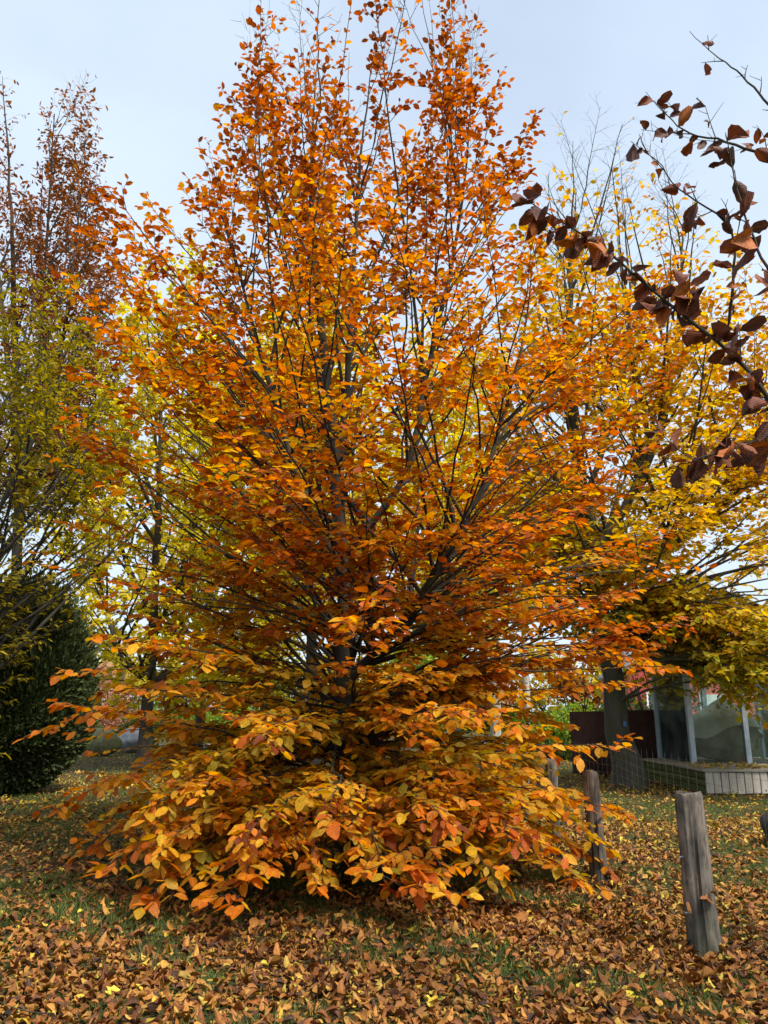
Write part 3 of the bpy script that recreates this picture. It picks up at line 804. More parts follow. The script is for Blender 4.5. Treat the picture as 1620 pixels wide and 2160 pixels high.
shrub('shrub', 'pinkish red leaved shrub across the gravel path beside the thuja', gx_at(240, 41), 41.5, 1.9, 2.9, PINK, 3600, .16, seed=5)
shrub('shrub', 'low lime green shrub at the foot of the pinkish one', gx_at(215, 34), 34, .8, 1.0, LIME, 1600, .12, seed=6)
shrub('shrub', 'spreading green shrub behind the mossy boulder', gx_at(290, 33), 33.5, 1.2, 1.3, GREEN, 2400, .14, seed=7)
shrub('shrub', 'lime and yellow shrub between two far maple trunks', gx_at(480, 41), 42, 1.9, 2.1, LIME, 3000, .16, seed=8)
shrub('shrub', 'round green shrub beyond the path seen past the thin black trunk', gx_at(610, 42), 42.5, 1.7, 2.0, GREEN, 2600, .16, seed=9)
for i in range(17):
    px = -60 + i * 108 + rng.uniform(-30, 30)
    D = rng.uniform(47, 66)
    stops, lab = [(GOLD, 'distant round tree in yellow leaf beyond the gravel path'), (RUSSET, 'distant russet brown tree beyond the gravel path'),
                  (LIME, 'distant yellow-green tree beyond the gravel path'), (PINK, 'distant pale reddish tree beyond the gravel path')][[0, 2, 3, 0, 1, 0, 2, 0][i % 8]]
    shrub('distant_tree', lab, gx_at(px, D), D, rng.uniform(2.4, 3.6), rng.uniform(2.0, 3.0), stops, 1600, .40, group=lab.replace('tree', 'trees'), category='tree', trunk=rng.uniform(.9, 1.6), seed=40 + i)
# low hedge far behind
for i in range(9):
    D = 70.0
    shrub('hedge_bush', 'clipped green bush in the far hedge', gx_at(-100 + i * 225, D), D, 6.2, 2.6, GREEN, 1600, .55, group='bushes of the far hedge', seed=80 + i)
# pale trunks far behind
for px, D, w, lab in ((1042, 31, .20, 'pale straight trunk of a far tree beside the mid green bush, the thicker one'), (1108, 33, .16, 'pale straight trunk of a far tree beside the mid green bush, the thinner one')):
    b = np.array([gx_at(px, D), D, -.03])
    root = thing('plane_tree', lab, 'tree', tuple(b))
    q = polyline([(0, 0, 0), (.1, 0, 2), (.05, .1, 4), (.25, 0, 7)], 14)
    V, Q = tubes(q[None], (w * np.linspace(1.15, .5, 14))[None], 10)
    obj('trunk', new_mesh('plane_trunk', V, quads=Q, mat=M_BARK_PALE, smooth=True), root)
    ends = np.array([(1.6, .3, 9.5), (-1.5, -.2, 9.2), (.2, 1.2, 10.0), (-.6, -1.0, 8.8), (.9, -.8, 9.0)])
    st = q[[9, 10, 12, 11, 8]]
    PPs = st[:, None] + (ends - st)[:, None] * np.linspace(0, 1, 6)[None, :, None]
    V, Q = tubes(PPs, np.linspace(.05, .012, 6)[None].repeat(5, 0), 6)
    obj('limb', new_mesh('plane_limb', V, quads=Q, mat=M_BARK_PALE, smooth=True), root)
    n = 1500
    which = rng.integers(0, 5, n)
    p = PPs[which, rng.integers(2, 6, n)] + rng.normal(0, .45, (n, 3))
    obj('foliage', leaf_mesh('plane_foliage', SMALL_MAPLE, p, norm(rng.normal(0, 1, (n, 3))), norm(UP + rng.normal(0, .6, (n, 3))), rng.uniform(.12, .22, n), ramp(rng.uniform(0, 1, n), GOLD), M_LEAF_FAR), root, kind='stuff')

# ------------------------------------------------------------------ boxes and small built things
def box(x0, x1, y0, y1, z0, z1, bev=0.0):
    """bevelled box as verts, quads/tris via bmesh -> mesh-ready lists"""
    import bmesh
    bm = bmesh.new()
    bmesh.ops.create_cube(bm, size=1)
    for v in bm.verts:
        v.co = Vector(((x0 + x1) / 2 + v.co.x * (x1 - x0), (y0 + y1) / 2 + v.co.y * (y1 - y0), (z0 + z1) / 2 + v.co.z * (z1 - z0)))
    if bev:
        bmesh.ops.bevel(bm, geom=bm.edges[:], offset=bev, segments=1, affect='EDGES')
    return bm

def bm_mesh(name, bm, mat):
    me = bpy.data.meshes.new(name); bm.to_mesh(me); bm.free(); me.materials.append(mat); return me

M_WOOD_GREEN = simple_material('algae_green_plank', (.045, .060, .014), (.105, .125, .030), scale=3, rough=.8, bump=.25, stretch=(3, .6, 4))
M_WOOD_PALE = simple_material('weathered_plank', (.30, .27, .215), (.58, .54, .46), scale=4, rough=.85, bump=.3, stretch=(3, 3, .5))
M_WOOD_TOP = simple_material('weathered_deck_board', (.20, .18, .14), (.36, .33, .27), scale=4, rough=.85, bump=.3, stretch=(.5, 3, 3))
M_STEEL = simple_material('galvanised_steel', (.28, .35, .42), (.42, .50, .57), scale=8, rough=.45, bump=.05, metallic=.3, spec=.5)
M_CORTEN = simple_material('corten_steel', (.040, .018, .014), (.075, .034, .026), scale=7, rough=.85, bump=.15)

def glass_material():
    m, nt, out = material('dusty_glass'); L = nt.links.new
    tr = N(nt, 'ShaderNodeBsdfTransparent', Color=(.86, .92, .90, 1))
    gl = N(nt, 'ShaderNodeBsdfGlossy', Roughness=.03)
    df = N(nt, 'ShaderNodeBsdfDiffuse', Color=(.35, .42, .40, 1))
    fr = N(nt, 'ShaderNodeFresnel', IOR=1.5)
    geo = nt.nodes.new('ShaderNodeNewGeometry')
    no = N(nt, 'ShaderNodeTexNoise', Scale=2.5, Detail=4.0); L(geo.outputs['Position'], no.inputs['Vector'])
    mr = nt.nodes.new('ShaderNodeMapRange'); L(no.outputs['Fac'], mr.inputs['Value'])
    mr.inputs['From Min'].default_value = .4; mr.inputs['From Max'].default_value = .75; mr.inputs['To Min'].default_value = .02; mr.inputs['To Max'].default_value = .12
    m1 = nt.nodes.new('ShaderNodeMixShader'); L(fr.outputs[0], m1.inputs[0]); L(tr.outputs[0], m1.inputs[1]); L(gl.outputs[0], m1.inputs[2])
    m2 = nt.nodes.new('ShaderNodeMixShader'); L(mr.outputs[0], m2.inputs[0]); L(m1.outputs[0], m2.inputs[1]); L(df.outputs[0], m2.inputs[2])
    L(m2.outputs[0], out.inputs['Surface'])
    return m
M_GLASS = glass_material()

# wooden platform
PX0, PX1, PY0, PY1, PH = 6.10, 11.2, 15.5, 19.6, .44
plat = thing('wooden_platform', 'low wooden platform with green algae side and pale upright front boards under the glass case', 'platform', (PX0, PY0, 0))
bmx = box(.06, PX1 - PX0 - .02, .07, PY1 - PY0, .0, PH - .06)
obj('frame', bm_mesh('platform_frame', bmx, M_CORTEN), plat)
hs = (PH - .05) / 3
side_me = bm_mesh('side_plank', box(0, .05, 0, PY1 - PY0 - .03, .006, hs - .008, .004), M_WOOD_GREEN)
for i in range(3):
    o = obj('side_plank', side_me, plat, loc=(.0, .03, i * hs + .0))
pw = .148
front_me = bm_mesh('front_plank', box(0, pw - .014, 0, .035, .0, PH - .055, .004), M_WOOD_PALE)
for i in range(int((PX1 - PX0) / pw)):
    obj('front_plank', front_me, plat, loc=(.02 + i * pw, -.012 + rng.uniform(-.004, .004), rng.uniform(-.012, .004)))
dw = .145
top_me = bm_mesh('deck_board', box(0, PX1 - PX0 + .06, 0, dw - .008, 0, .045, .005), M_WOOD_TOP)
for i in range(int((PY1 - PY0) / dw)):
    obj('deck_board', top_me, plat, loc=(-.04, -.05 + i * dw, PH - .045))

# glass display case on the platform
CX0, CX1, CY0, CY1, CZ = 6.55, 9.0, 17.15, 19.2, 2.75
case = thing('glass_case', 'tall glass display case with grey steel posts on the wooden platform', 'display case', (CX0, CY0, PH))
post_me = bm_mesh('case_post', box(-.055, .055, -.055, .055, 0, CZ - PH, .006), M_STEEL)
spots = [(0, 0), (1.17, 0), (CX1 - CX0, 0), (0, CY1 - CY0), (1.17, CY1 - CY0), (CX1 - CX0, CY1 - CY0)]
for x, y in spots: obj('post', post_me, case, loc=(x, y, 0))
W_, D_ = CX1 - CX0, CY1 - CY0
for nm, b in (('rail', (.0, W_, -.05, .05, 2.05, 2.15)), ('rail', (.0, W_, D_ - .05, D_ + .05, 2.05, 2.15)), ('rail', (-.048, .048, .06, D_ - .06, 2.05, 2.15))):
    obj(nm, bm_mesh('case_rail', box(*b), M_STEEL), case)
for b in ((-.2, W_ + .2, -.2, .0), (-.2, W_ + .2, D_, D_ + .2), (-.2, .0, .003, D_ - .003), (W_, W_ + .2, .003, D_ - .003)):
    obj('roof_beam', bm_mesh('case_roof', box(*b, CZ - PH + .002, CZ - PH + .14, .01), M_STEEL), case)
obj('roof_pane', bm_mesh('case_roof_pane', box(.003, W_ - .003, .003, D_ - .003, CZ - PH + .06, CZ - PH + .075), M_GLASS), case)
for b in ((.06, 1.11, -.006, .006, .01, 2.05), (1.23, W_ - .06, -.006, .006, .01, 2.05), (.06, 1.11, D_ - .006, D_ + .006, .01, 2.05), (1.23, W_ - .06, D_ - .006, D_ + .006, .01, 2.05),
          (-.006, .006, .06, D_ - .06, .01, 2.05), (W_ - .006, W_ + .006, .06, D_ - .06, .01, 2.05)):
    obj('pane', bm_mesh('case_pane', box(*b), M_GLASS), case)

# boulder under a tarpaulin in the case
M_ROCK = simple_material('boulder_rock', (.10, .10, .075), (.25, .235, .19), scale=5, rough=.9, bump=.6, dist=.03)
M_TARP = simple_material('tarpaulin', (.44, .45, .42), (.60, .61, .57), scale=3, rough=.7, bump=.15)
def boulder(name, label, x, y, z, r, seed, mat=M_ROCK, category='boulder', amp=.13):
    V, T = ico(4)
    V = lump(V, amp, 2.5, seed); V = lump(V, amp * .25, 9, seed + 1)
    V = V * np.array(r)
    V[:, 2] -= V[:, 2].min()
    return obj(name, new_mesh(name, V, tris=T, mat=mat, smooth=True), None, label, category, loc=(x, y, z))
boulder('boulder', 'big rough rock inside the glass case under the grey sheet', 7.55, 18.1, PH - .03, (.72, .55, .40), 11)
# draped sheet: pointed at the top, folds running down
gu, gv = 48, 22
uu, vv = np.meshgrid(np.arange(gu) / gu * 2 * math.pi, np.linspace(0, 1, gv))
prof = np.interp(vv, [0, .15, .45, .7, 1], [0, .16, .42, .70, .88])
fold = 1 + vv ** 1.5 * (.10 * np.sin(uu * 7 + 1) + .07 * np.sin(uu * 11))
hem = .74 + .14 * np.sin(uu * 2 + .6) + .05 * np.sin(uu * 5)
TV = np.stack([prof * fold * np.cos(uu) * .98 + .1 * (1 - vv), prof * fold * np.sin(uu) * .75, 1.38 - vv ** 1.1 * hem], -1).reshape(-1, 3)
jj = np.arange(gv - 1)[:, None] * gu; kk = np.arange(gu)[None]
TQ = np.stack([jj + kk, jj + (kk + 1) % gu, jj + gu + (kk + 1) % gu, jj + gu + kk], -1).reshape(-1, 4)
tarp = obj('tarpaulin', new_mesh('tarpaulin', TV, quads=TQ, mat=M_TARP, smooth=True), None, 'pale grey sheet draped to a peak over the rock in the glass case', 'tarpaulin', loc=(7.6, 18.1, PH))
md = tarp.modifiers.new('thickness', 'SOLIDIFY'); md.thickness = .012

# folded rusty steel sheet behind the thick trunk
cs = thing('steel_sheet', 'dark rusty folded steel sheet standing behind the thick mossy trunk', 'steel sheet', (at(1412, 1640, 19.2)[0], 19.2, 0))
def slab(pts, h0, h1, th, mat, nm):
    (xa, ya), (xb, yb) = pts
    dx, dy = xb - xa, yb - ya; l = math.hypot(dx, dy); nx_, ny_ = -dy / l * th, dx / l * th
    V = [(xa, ya, 0), (xb, yb, 0), (xb + nx_, yb + ny_, 0), (xa + nx_, ya + ny_, 0), (xa, ya, h0), (xb, yb, h1), (xb + nx_, yb + ny_, h1), (xa + nx_, ya + ny_, h0)]
    Q = [(0, 1, 5, 4), (1, 2, 6, 5), (2, 3, 7, 6), (3, 0, 4, 7), (4, 5, 6, 7), (3, 2, 1, 0)]
    return obj(nm, new_mesh(nm, np.array(V), quads=np.array(Q), mat=mat), cs)
slab([(-1.45, .15), (0, 0)], 1.52, 1.55, .03, M_CORTEN, 'front_panel')
slab([(-2.05, .95), (-1.455, .16)], 1.50, 1.52, .03, M_CORTEN, 'side_panel')

# red hut beyond
M_RED = simple_material('red_painted_board', (.46, .075, .065), (.58, .13, .11), scale=3, rough=.6, bump=.1)
M_ROOFG = simple_material('grey_roof_sheet', (.20, .21, .22), (.30, .31, .32), scale=3, rough=.6, bump=.1)
hx, hy = gx_at(1462, 33), 33.0
hut = thing('red_hut', 'red painted hut with steep gable seen between yellow leaves above the steel sheet', 'hut', (hx, hy, 0))
V = np.array([(-2.6, 0, 0), (2.6, 0, 0), (2.6, 0, 3.0), (0, 0, 5.6), (-2.6, 0, 3.0), (-2.6, 4, 0), (2.6, 4, 0), (2.6, 4, 3.0), (0, 4, 5.6), (-2.6, 4, 3.0)], float)
Q = [(0, 1, 2, 4), (5, 9, 7, 6), (0, 4, 9, 5), (1, 6, 7, 2)]; T = [(4, 2, 3), (9, 8, 7)]
obj('wall', new_mesh('hut_wall', V, tris=np.array(T), quads=np.array(Q), mat=M_RED), hut)
for s in (-1, 1):
    a = np.array([(0, -.12, 5.66), (s * 2.72, -.12, 2.94), (s * 2.72, 4.12, 2.94), (0, 4.12, 5.66)])
    RV = np.concatenate([a, a + np.array([0, 0, .12])])
    RQ = [(0, 1, 2, 3), (7, 6, 5, 4), (0, 4, 5, 1), (1, 5, 6, 2), (2, 6, 7, 3), (3, 7, 4, 0)]
    obj('roof', new_mesh('hut_roof', RV, quads=np.array(RQ), mat=M_ROOFG), hut)
M_DARKGLASS = simple_material('window_glass', (.03, .04, .05), (.06, .07, .08), rough=.1, bump=0, spec=.6)
M_WHITE = simple_material('white_trim', (.62, .62, .60), (.72, .72, .70), rough=.6, bump=.05)
wf = obj('window', bm_mesh('hut_window', box(-1.9, -.9, -.06, -.002, 1.0, 2.3), M_WHITE), hut)
obj('pane', bm_mesh('hut_pane', box(-1.82, -.98, -.066, -.03, 1.08, 2.22), M_DARKGLASS), wf)
obj('door', bm_mesh('hut_door', box(.3, 1.3, -.06, -.002, 0.02, 2.2), M_WHITE), hut)

# ------------------------------------------------------------------ boulders, stump
boulder('boulder', 'rounded mossy boulder lying near the foot of the dark-trunked maple', gx_at(218, 28.5), 28.5, -.05, (.75, .55, .48), 21, simple_material('mossy_rock', (.10, .11, .055), (.22, .22, .12), scale=4, rough=.9, bump=.6, dist=.03))
boulder('boulder', 'bluish grey boulder beside the rounded mossy one', gx_at(285, 31), 31, -.05, (.62, .5, .46), 25, simple_material('grey_rock', (.20, .21, .23), (.38, .39, .42), scale=5, rough=.9, bump=.5, dist=.03))
boulder('boulder', 'dark lichen-speckled stone low in the leaves on the outer side of the wire fence', 4.95, 9.5, -.10, (.50, .36, .30), 33, simple_material('dark_rock', (.018, .020, .018), (.075, .078, .072), scale=9, rough=.95, bump=.6, dist=.03))

# ------------------------------------------------------------------ fence posts and wire
def post_material():
    m, nt, out = material('weathered_post'); L = nt.links.new
    tc = nt.nodes.new('ShaderNodeTexCoord')
    def nz(sc, scale, det=6.0, ro=.6):
        mp = nt.nodes.new('ShaderNodeMapping'); mp.inputs['Scale'].default_value = sc; L(tc.outputs['Object'], mp.inputs['Vector'])
        n = N(nt, 'ShaderNodeTexNoise', Scale=scale, Detail=det, Roughness=ro); L(mp.outputs[0], n.inputs['Vector']); return n
    patch = nz((1, 1, .45), 9.0); fibre = nz((1, 1, .05), 60.0, 8.0, .7); crack = nz((1, 1, .04), 22.0, 3.0, .5); blot = nz((1, 1, .8), 16.0, 5.0, .65)
    r = nt.nodes.new('ShaderNodeValToRGB'); e = r.color_ramp.elements
    e[0].position = .36; e[0].color = (.065, .060, .054, 1); e[1].position = .66; e[1].color = (.27, .22, .17, 1)
    md = r.color_ramp.elements.new(.5); md.color = (.15, .125, .10, 1)
    L(patch.outputs['Fac'], r.inputs['Fac'])
    fr = nt.nodes.new('ShaderNodeMapRange'); L(fibre.outputs['Fac'], fr.inputs['Value']); fr.inputs['From Min'].default_value = .3; fr.inputs['From Max'].default_value = .7; fr.inputs['To Min'].default_value = .45; fr.inputs['To Max'].default_value = 1.5
    m1 = nt.nodes.new('ShaderNodeMixRGB'); m1.blend_type = 'MULTIPLY'; m1.inputs['Fac'].default_value = 1; L(r.outputs['Color'], m1.inputs['Color1']); L(fr.outputs[0], m1.inputs['Color2'])
    bl = nt.nodes.new('ShaderNodeMapRange'); L(blot.outputs['Fac'], bl.inputs['Value']); bl.inputs['From Min'].default_value = .56; bl.inputs['From Max'].default_value = .68; bl.inputs['To Max'].default_value = .7
    m2 = nt.nodes.new('ShaderNodeMixRGB'); L(bl.outputs[0], m2.inputs['Fac']); L(m1.outputs[0], m2.inputs['Color1']); m2.inputs['Color2'].default_value = (.055, .062, .055, 1)
    cr = nt.nodes.new('ShaderNodeMapRange'); L(crack.outputs['Fac'], cr.inputs['Value']); cr.inputs['From Min'].default_value = .36; cr.inputs['From Max'].default_value = .40; cr.inputs['To Min'].default_value = .85; cr.inputs['To Max'].default_value = 0
    m3 = nt.nodes.new('ShaderNodeMixRGB'); L(cr.outputs[0], m3.inputs['Fac']); L(m2.outputs[0], m3.inputs['Color1']); m3.inputs['Color2'].default_value = (.018, .014, .011, 1)
    sx = nt.nodes.new('ShaderNodeSeparateXYZ'); L(tc.outputs['Object'], sx.inputs[0])
    zn = nt.nodes.new('ShaderNodeMath'); zn.operation = 'MULTIPLY_ADD'; L(blot.outputs['Fac'], zn.inputs[0]); zn.inputs[1].default_value = -.7; L(sx.outputs['Z'], zn.inputs[2])
    st_ = nt.nodes.new('ShaderNodeMapRange'); L(zn.outputs[0], st_.inputs['Value']); st_.inputs['From Min'].default_value = -.28; st_.inputs['From Max'].default_value = .12; st_.inputs['To Min'].default_value = .75; st_.inputs['To Max'].default_value = 0
    m4 = nt.nodes.new('ShaderNodeMixRGB'); L(st_.outputs[0], m4.inputs['Fac']); L(m3.outputs[0], m4.inputs['Color1']); m4.inputs['Color2'].default_value = (.048, .055, .035, 1)
    m3 = m4
    ht = nt.nodes.new('ShaderNodeMath'); ht.operation = 'SUBTRACT'; L(fibre.outputs['Fac'], ht.inputs[0]); L(cr.outputs[0], ht.inputs[1])
    bp = N(nt, 'ShaderNodeBump', Strength=.9, Distance=.012); L(ht.outputs[0], bp.inputs['Height'])
    pr = N(nt, 'ShaderNodeBsdfPrincipled', Roughness=.9); pr.inputs['Specular IOR Level'].default_value = .15
    L(m3.outputs[0], pr.inputs['Base Color']); L(bp.outputs['Normal'], pr.inputs['Normal']); L(pr.outputs[0], out.inputs['Surface'])
    return m
M_POST = post_material()
def post(x, y, h, r0, r1, lean, label, seed):
    root = thing('fence_post', label, 'fence post', (x, y, float(ground_z(x, y)) - .03), 'posts of the wire fence')
    r = np.random.default_rng(seed)
    nz, na = 30, 28
    zs = np.concatenate([np.linspace(0, .985, nz - 2), [.994, 1.0]])
    a = np.arange(na) / na * 2 * math.pi
    prof = 1 + .05 * np.sin(a * 3 + r.uniform(0, 6)) + .035 * np.sin(a * 5 + r.uniform(0, 6)) + .03 * np.sin(a * 9 + r.uniform(0, 6))
    crack = np.exp(-((a - 4.4 + .1) / .12) ** 2) * .22 + np.exp(-((a - 5.2) / .09) ** 2) * .14
    R = (r0 + (r1 - r0) * zs)[:, None] * (prof[None] + .02 * np.sin(zs[:, None] * 11 + a[None] * 2) + .015 * r.normal(0, 1, (nz, na)) - crack[None] * (.15 + .85 * zs[:, None])) * np.where(zs > .99, .93, 1.0)[:, None] * (1 + .10 * np.exp(-zs / .06))[:, None]
    top = .008 * np.sin(a * 2 + seed) + r.normal(0, .003, na)
    Z = zs[:, None] * h + (zs[:, None] > .97) * top[None]
    V = np.stack([R * np.cos(a)[None] + lean[0] * zs[:, None] * h, R * np.sin(a)[None] + lean[1] * zs[:, None] * h, Z], -1).reshape(-1, 3)
    jj = np.arange(nz - 1)[:, None] * na; kk = np.arange(na)[None]
    Q = np.stack([jj + kk, jj + (kk + 1) % na, jj + na + (kk + 1) % na, jj + na + kk], -1).reshape(-1, 4)
    c = len(V)
    V = np.vstack([V, [lean[0] * h, lean[1] * h, h - .012]])
    T = np.array([(c - na + i, c - na + (i + 1) % na, c) for i in range(na)])
    obj('shaft', new_mesh('post_shaft', V, tris=T, quads=Q, mat=M_POST, smooth=True), root)
    # staples that hold the wire
    st = bm_mesh('staple', box(-.012, .012, -.006, .006, -.003, .003), M_STEEL)
    for z in (.3, .62):
        obj('staple', st, root, loc=(-r0 * 1.0 + lean[0] * z, -.02, z * h))
    return root
FX = 2.02
post(2.03, 5.42, 1.03, .098, .086, (-.012, .0), 'thick weathered grey post standing clear of the leaves with curled leaf caught on it', 3)
post(1.96, 7.62, .98, .08, .072, (-.03, .0), 'grey fence post half hidden by the drooping orange branch tips', 5)
post(2.05, 10.0, .98, .075, .07, (.01, .0), 'fence post behind the orange beech, third along the wire from the clear thick one', 7)
post(2.14, 12.4, .98, .075, .07, (.0, .0), 'fence post behind the orange beech, fourth along the wire from the clear thick one', 9)

M_WIRE = simple_material('galvanised_wire', (.10, .10, .10), (.22, .22, .22), rough=.5, bump=0, metallic=.6)
wire = thing('wire_fence', 'thin square-mesh wire fence strung along the grey posts', 'fence', (FX + .12, 3.4, 0))
ys = np.linspace(0, 10.0, 40)
base_w = np.stack([.012 * np.sin(ys * 2.1), ys, ground_z(np.full(40, FX), ys + 3.4) + .004 * np.sin(ys * 5)], 1)
V, Q = tubes(base_w[None], np.full((1, 40), .0008), 4)
hw = new_mesh('horizontal_wire', V, quads=Q, mat=M_WIRE)
for z in np.arange(.05, 1.21, .0725):
    obj('horizontal_wire', hw, wire, loc=(0, 0, float(z)))
vw_p = np.stack([np.zeros(6), np.zeros(6), np.linspace(.02, 1.2, 6)], 1)
V, Q = tubes(vw_p[None], np.full((1, 6), .0007), 4)
vw = new_mesh('vertical_wire', V, quads=Q, mat=M_WIRE)
for y in np.arange(.05, 9.9, .15):
    obj('vertical_wire', vw, wire, loc=(.012 * math.sin(y * 2.1), float(y), 0))

# blue tag on the thick trunk
tp = at(1318, 1527, D2 - .32)
M_BLUE = simple_material('blue_tag', (.04, .14, .38), (.06, .18, .45), rough=.5, bump=0)
obj('tree_tag', bm_mesh('tree_tag', box(-.03, .03, -.004, .004, -.05, .05, .002), M_BLUE), None, 'small blue tag on the thick mossy trunk', 'tag', loc=tuple(tp))

# bare saplings beside the thuja
for i, px in enumerate((196, 206, 219, 230)):
    b = at(px, 1640, 16.6); b[2] = -.02
    q = polyline([(0, 0, 0), (rng.normal(0, .03), 0, .5), (rng.normal(0, .06), .02, 1.05)], 8)
    tw = q[[3, 5, 6]][:, None] + np.array([[(0, 0, 0), (.05, .0, .10), (.08, .02, .2)], [(0, 0, 0), (-.05, .02, .09), (-.08, 0, .18)], [(0, 0, 0), (.03, .03, .1), (.05, .05, .2)]])
    V, Q = join([tubes(q[None], np.linspace(.009, .003, 8)[None], 5), tubes(tw, np.full((3, 3), .003), 3)])
    obj('sapling', new_mesh('sapling', V, quads=Q, mat=M_BARK_DARK), None, 'thin bare upright sapling beside the dark thuja', 'sapling', 'bare saplings beside the thuja', loc=tuple(b))

# ------------------------------------------------------------------ copper beech whose branch reaches in
kb = np.array([4.9, 3.2, -.03])
kt = thing('copper_beech_tree', 'beech with curled dark brown withered leaves on a near overhanging branch', 'tree', tuple(kb))
q = polyline([kb, kb + (.02, 0, 1.2), kb + (-.03, .03, 2.6), kb + (.05, 0, 4.5), kb + (0, .05, 6.5)], 22)
V, Q = tubes(q[None], (.15 * np.linspace(1, .45, 22) * (1 + .5 * np.exp(-np.arange(22) / 1.2)))[None], 12)
obj('trunk', new_mesh('copper_trunk', V - kb, quads=Q, mat=M_BARK, smooth=True), kt)
def kbranch(pts, r0, r1, leaf_gap, leaf_sz, t0=.1, twig=.16, n=26, leafy=1.0, sub=9):
    c = polyline(pts, n); Lc = np.linalg.norm(np.diff(c, axis=0), axis=1).sum()
    c[1:-1] += rng.normal(0, .003, c[1:-1].shape)
    i2, t2, p2, d2 = children(c[None], np.array([Lc]), Lc / max(1, sub), t0, .97, 48, 10, .8)
    l2 = twig * rng.uniform(.5, 1.6, len(i2))
    d2[:, 2] += .25; d2 = norm(d2)
    S2 = bend(p2, d2, l2, 5, .06, .12)
    i3, t3, p3, d3 = children(S2, l2, .06, .2, .95, 50, 12, .9)
    l3 = rng.uniform(.03, .10, len(i3))
    S3 = bend(p3, d3, l3, 3, .1, .1)
    V, Q = join([tubes(c[None], np.linspace(r0, r1, n)[None], 7), tubes(S2, np.tile(np.linspace(.0036, .0014, 5), (len(S2), 1)), 4), tubes(S3, np.tile(np.linspace(.002, .0010, 3), (len(S3), 1)), 3)])
    obj('branch', new_mesh('copper_branch', V - kb, quads=Q, mat=M_BARK, smooth=True), kt)
    a1, _, q1, e1 = children(c[None], np.array([Lc]), leaf_gap * 1.2, t0, 1, 60, 18, 1.2)
    a2, _, q2, e2 = children(S2, l2, leaf_gap, .3, 1.05, 50, 16, 1.0)
    pos = np.concatenate([q1, q2]); d = np.concatenate([e1, e2])
    k = rng.uniform(0, 1, len(pos)) < leafy
    pos, d = pos[k], d[k]
    d = norm(d * .7 + rng.normal(0, .35, d.shape) + np.array([0, 0, -.45]))
    sz = leaf_sz * rng.uniform(.55, 1.3, len(pos))
    col = ramp(np.clip(rng.normal(.45, .28, len(pos)), 0, 1), [(0, (.44, .13, .028)), (.2, (.22, .058, .024)), (.55, (.105, .038, .026)), (1, (.058, .026, .022))])
    return pos, d, norm(rng.normal(0, 1, (len(pos), 3))), sz, col
KL = []
KD = 3.5
stem = P((1900, 1200, 3.3), (1700, 940, KD), (1620, 840, KD), (1555, 742, KD + .1), (1470, 690, KD + .1), (1390, 630, KD + .2), (1320, 560, KD + .2), (1250, 502, KD + .3), (1170, 466, KD + .3), (1095, 410, KD + .3))
stem = np.vstack([[q[9]], stem])
KL.append(kbranch(stem, .030, .003, .024, .108, t0=.42, twig=.24, n=40, sub=22, leafy=.9))
KL.append(kbranch(P((1530, 722, KD + .1), (1545, 620, KD), (1552, 490, KD), (1500, 442, KD), (1430, 400, KD + .1), (1380, 330, KD + .1), (1330, 298, KD + .1)), .009, .0016, .06, .085, t0=.1, twig=.14, sub=10, leafy=.75))
KL.append(kbranch(P((1760, 420, 3.1), (1640, 340, 3.3), (1540, 300, 3.4), (1440, 280, 3.5), (1380, 212, 3.6)), .012, .0016, .06, .085, t0=.25, twig=.17, sub=12, leafy=.75))
KL.append(kbranch(P((1760, 380, 3.2), (1640, 240, 3.3), (1555, 148, 3.4), (1500, 110, 3.5), (1455, 66, 3.5)), .010, .0014, .3, .06, t0=.3, twig=.12, sub=7, leafy=.3))
KL.append(kbranch(P((1780, 930, 3.0), (1660, 900, 3.2), (1570, 940, 3.2), (1480, 965, 3.2), (1425, 985, 3.2)), .009, .002, .035, .105, t0=.3, twig=.13, sub=9, leafy=.9))
KL.append(kbranch(P((1800, 760, 3.0), (1680, 640, 3.2), (1610, 560, 3.2), (1560, 420, 3.3), (1530, 280, 3.3)), .011, .002, .05, .12, t0=.35, twig=.12, sub=8, leafy=.7))
# the branches meet the trunk outside the picture
for p in (P((1760, 420, 3.1))[0], P((1760, 380, 3.2))[0], P((1780, 930, 3.0))[0], P((1800, 760, 3.0))[0], ):
    c = polyline([q[11] if p[2] > 2.6 else q[9], (q[11] + p) / 2 + np.array([0, 0, .05]), p], 12)
    V, Q = tubes(c[None], np.linspace(.022, .011, 12)[None], 7)
    obj('branch', new_mesh('copper_branch', V - kb, quads=Q, mat=M_BARK, smooth=True), kt)
kp, kd, kn, ks, kc = [np.concatenate([k[i] for k in KL]) for i in range(5)]
print('copper leaves', len(kp))
sel = np.argsort(-ks)[:300]
leaf_objects('leaf', 'copper', DRY, kp[sel], kd[sel], kn[sel], ks[sel], kc[sel], M_LEAF_DRY, kt, kb, levels=8)
rest = np.setdiff1d(np.arange(len(kp)), sel)
if len(rest):
    obj('foliage', leaf_mesh('copper_foliage', DRY, kp[rest] - kb, kd[rest], kn[rest], ks[rest], kc[rest], M_LEAF_DRY), kt, kind='stuff')

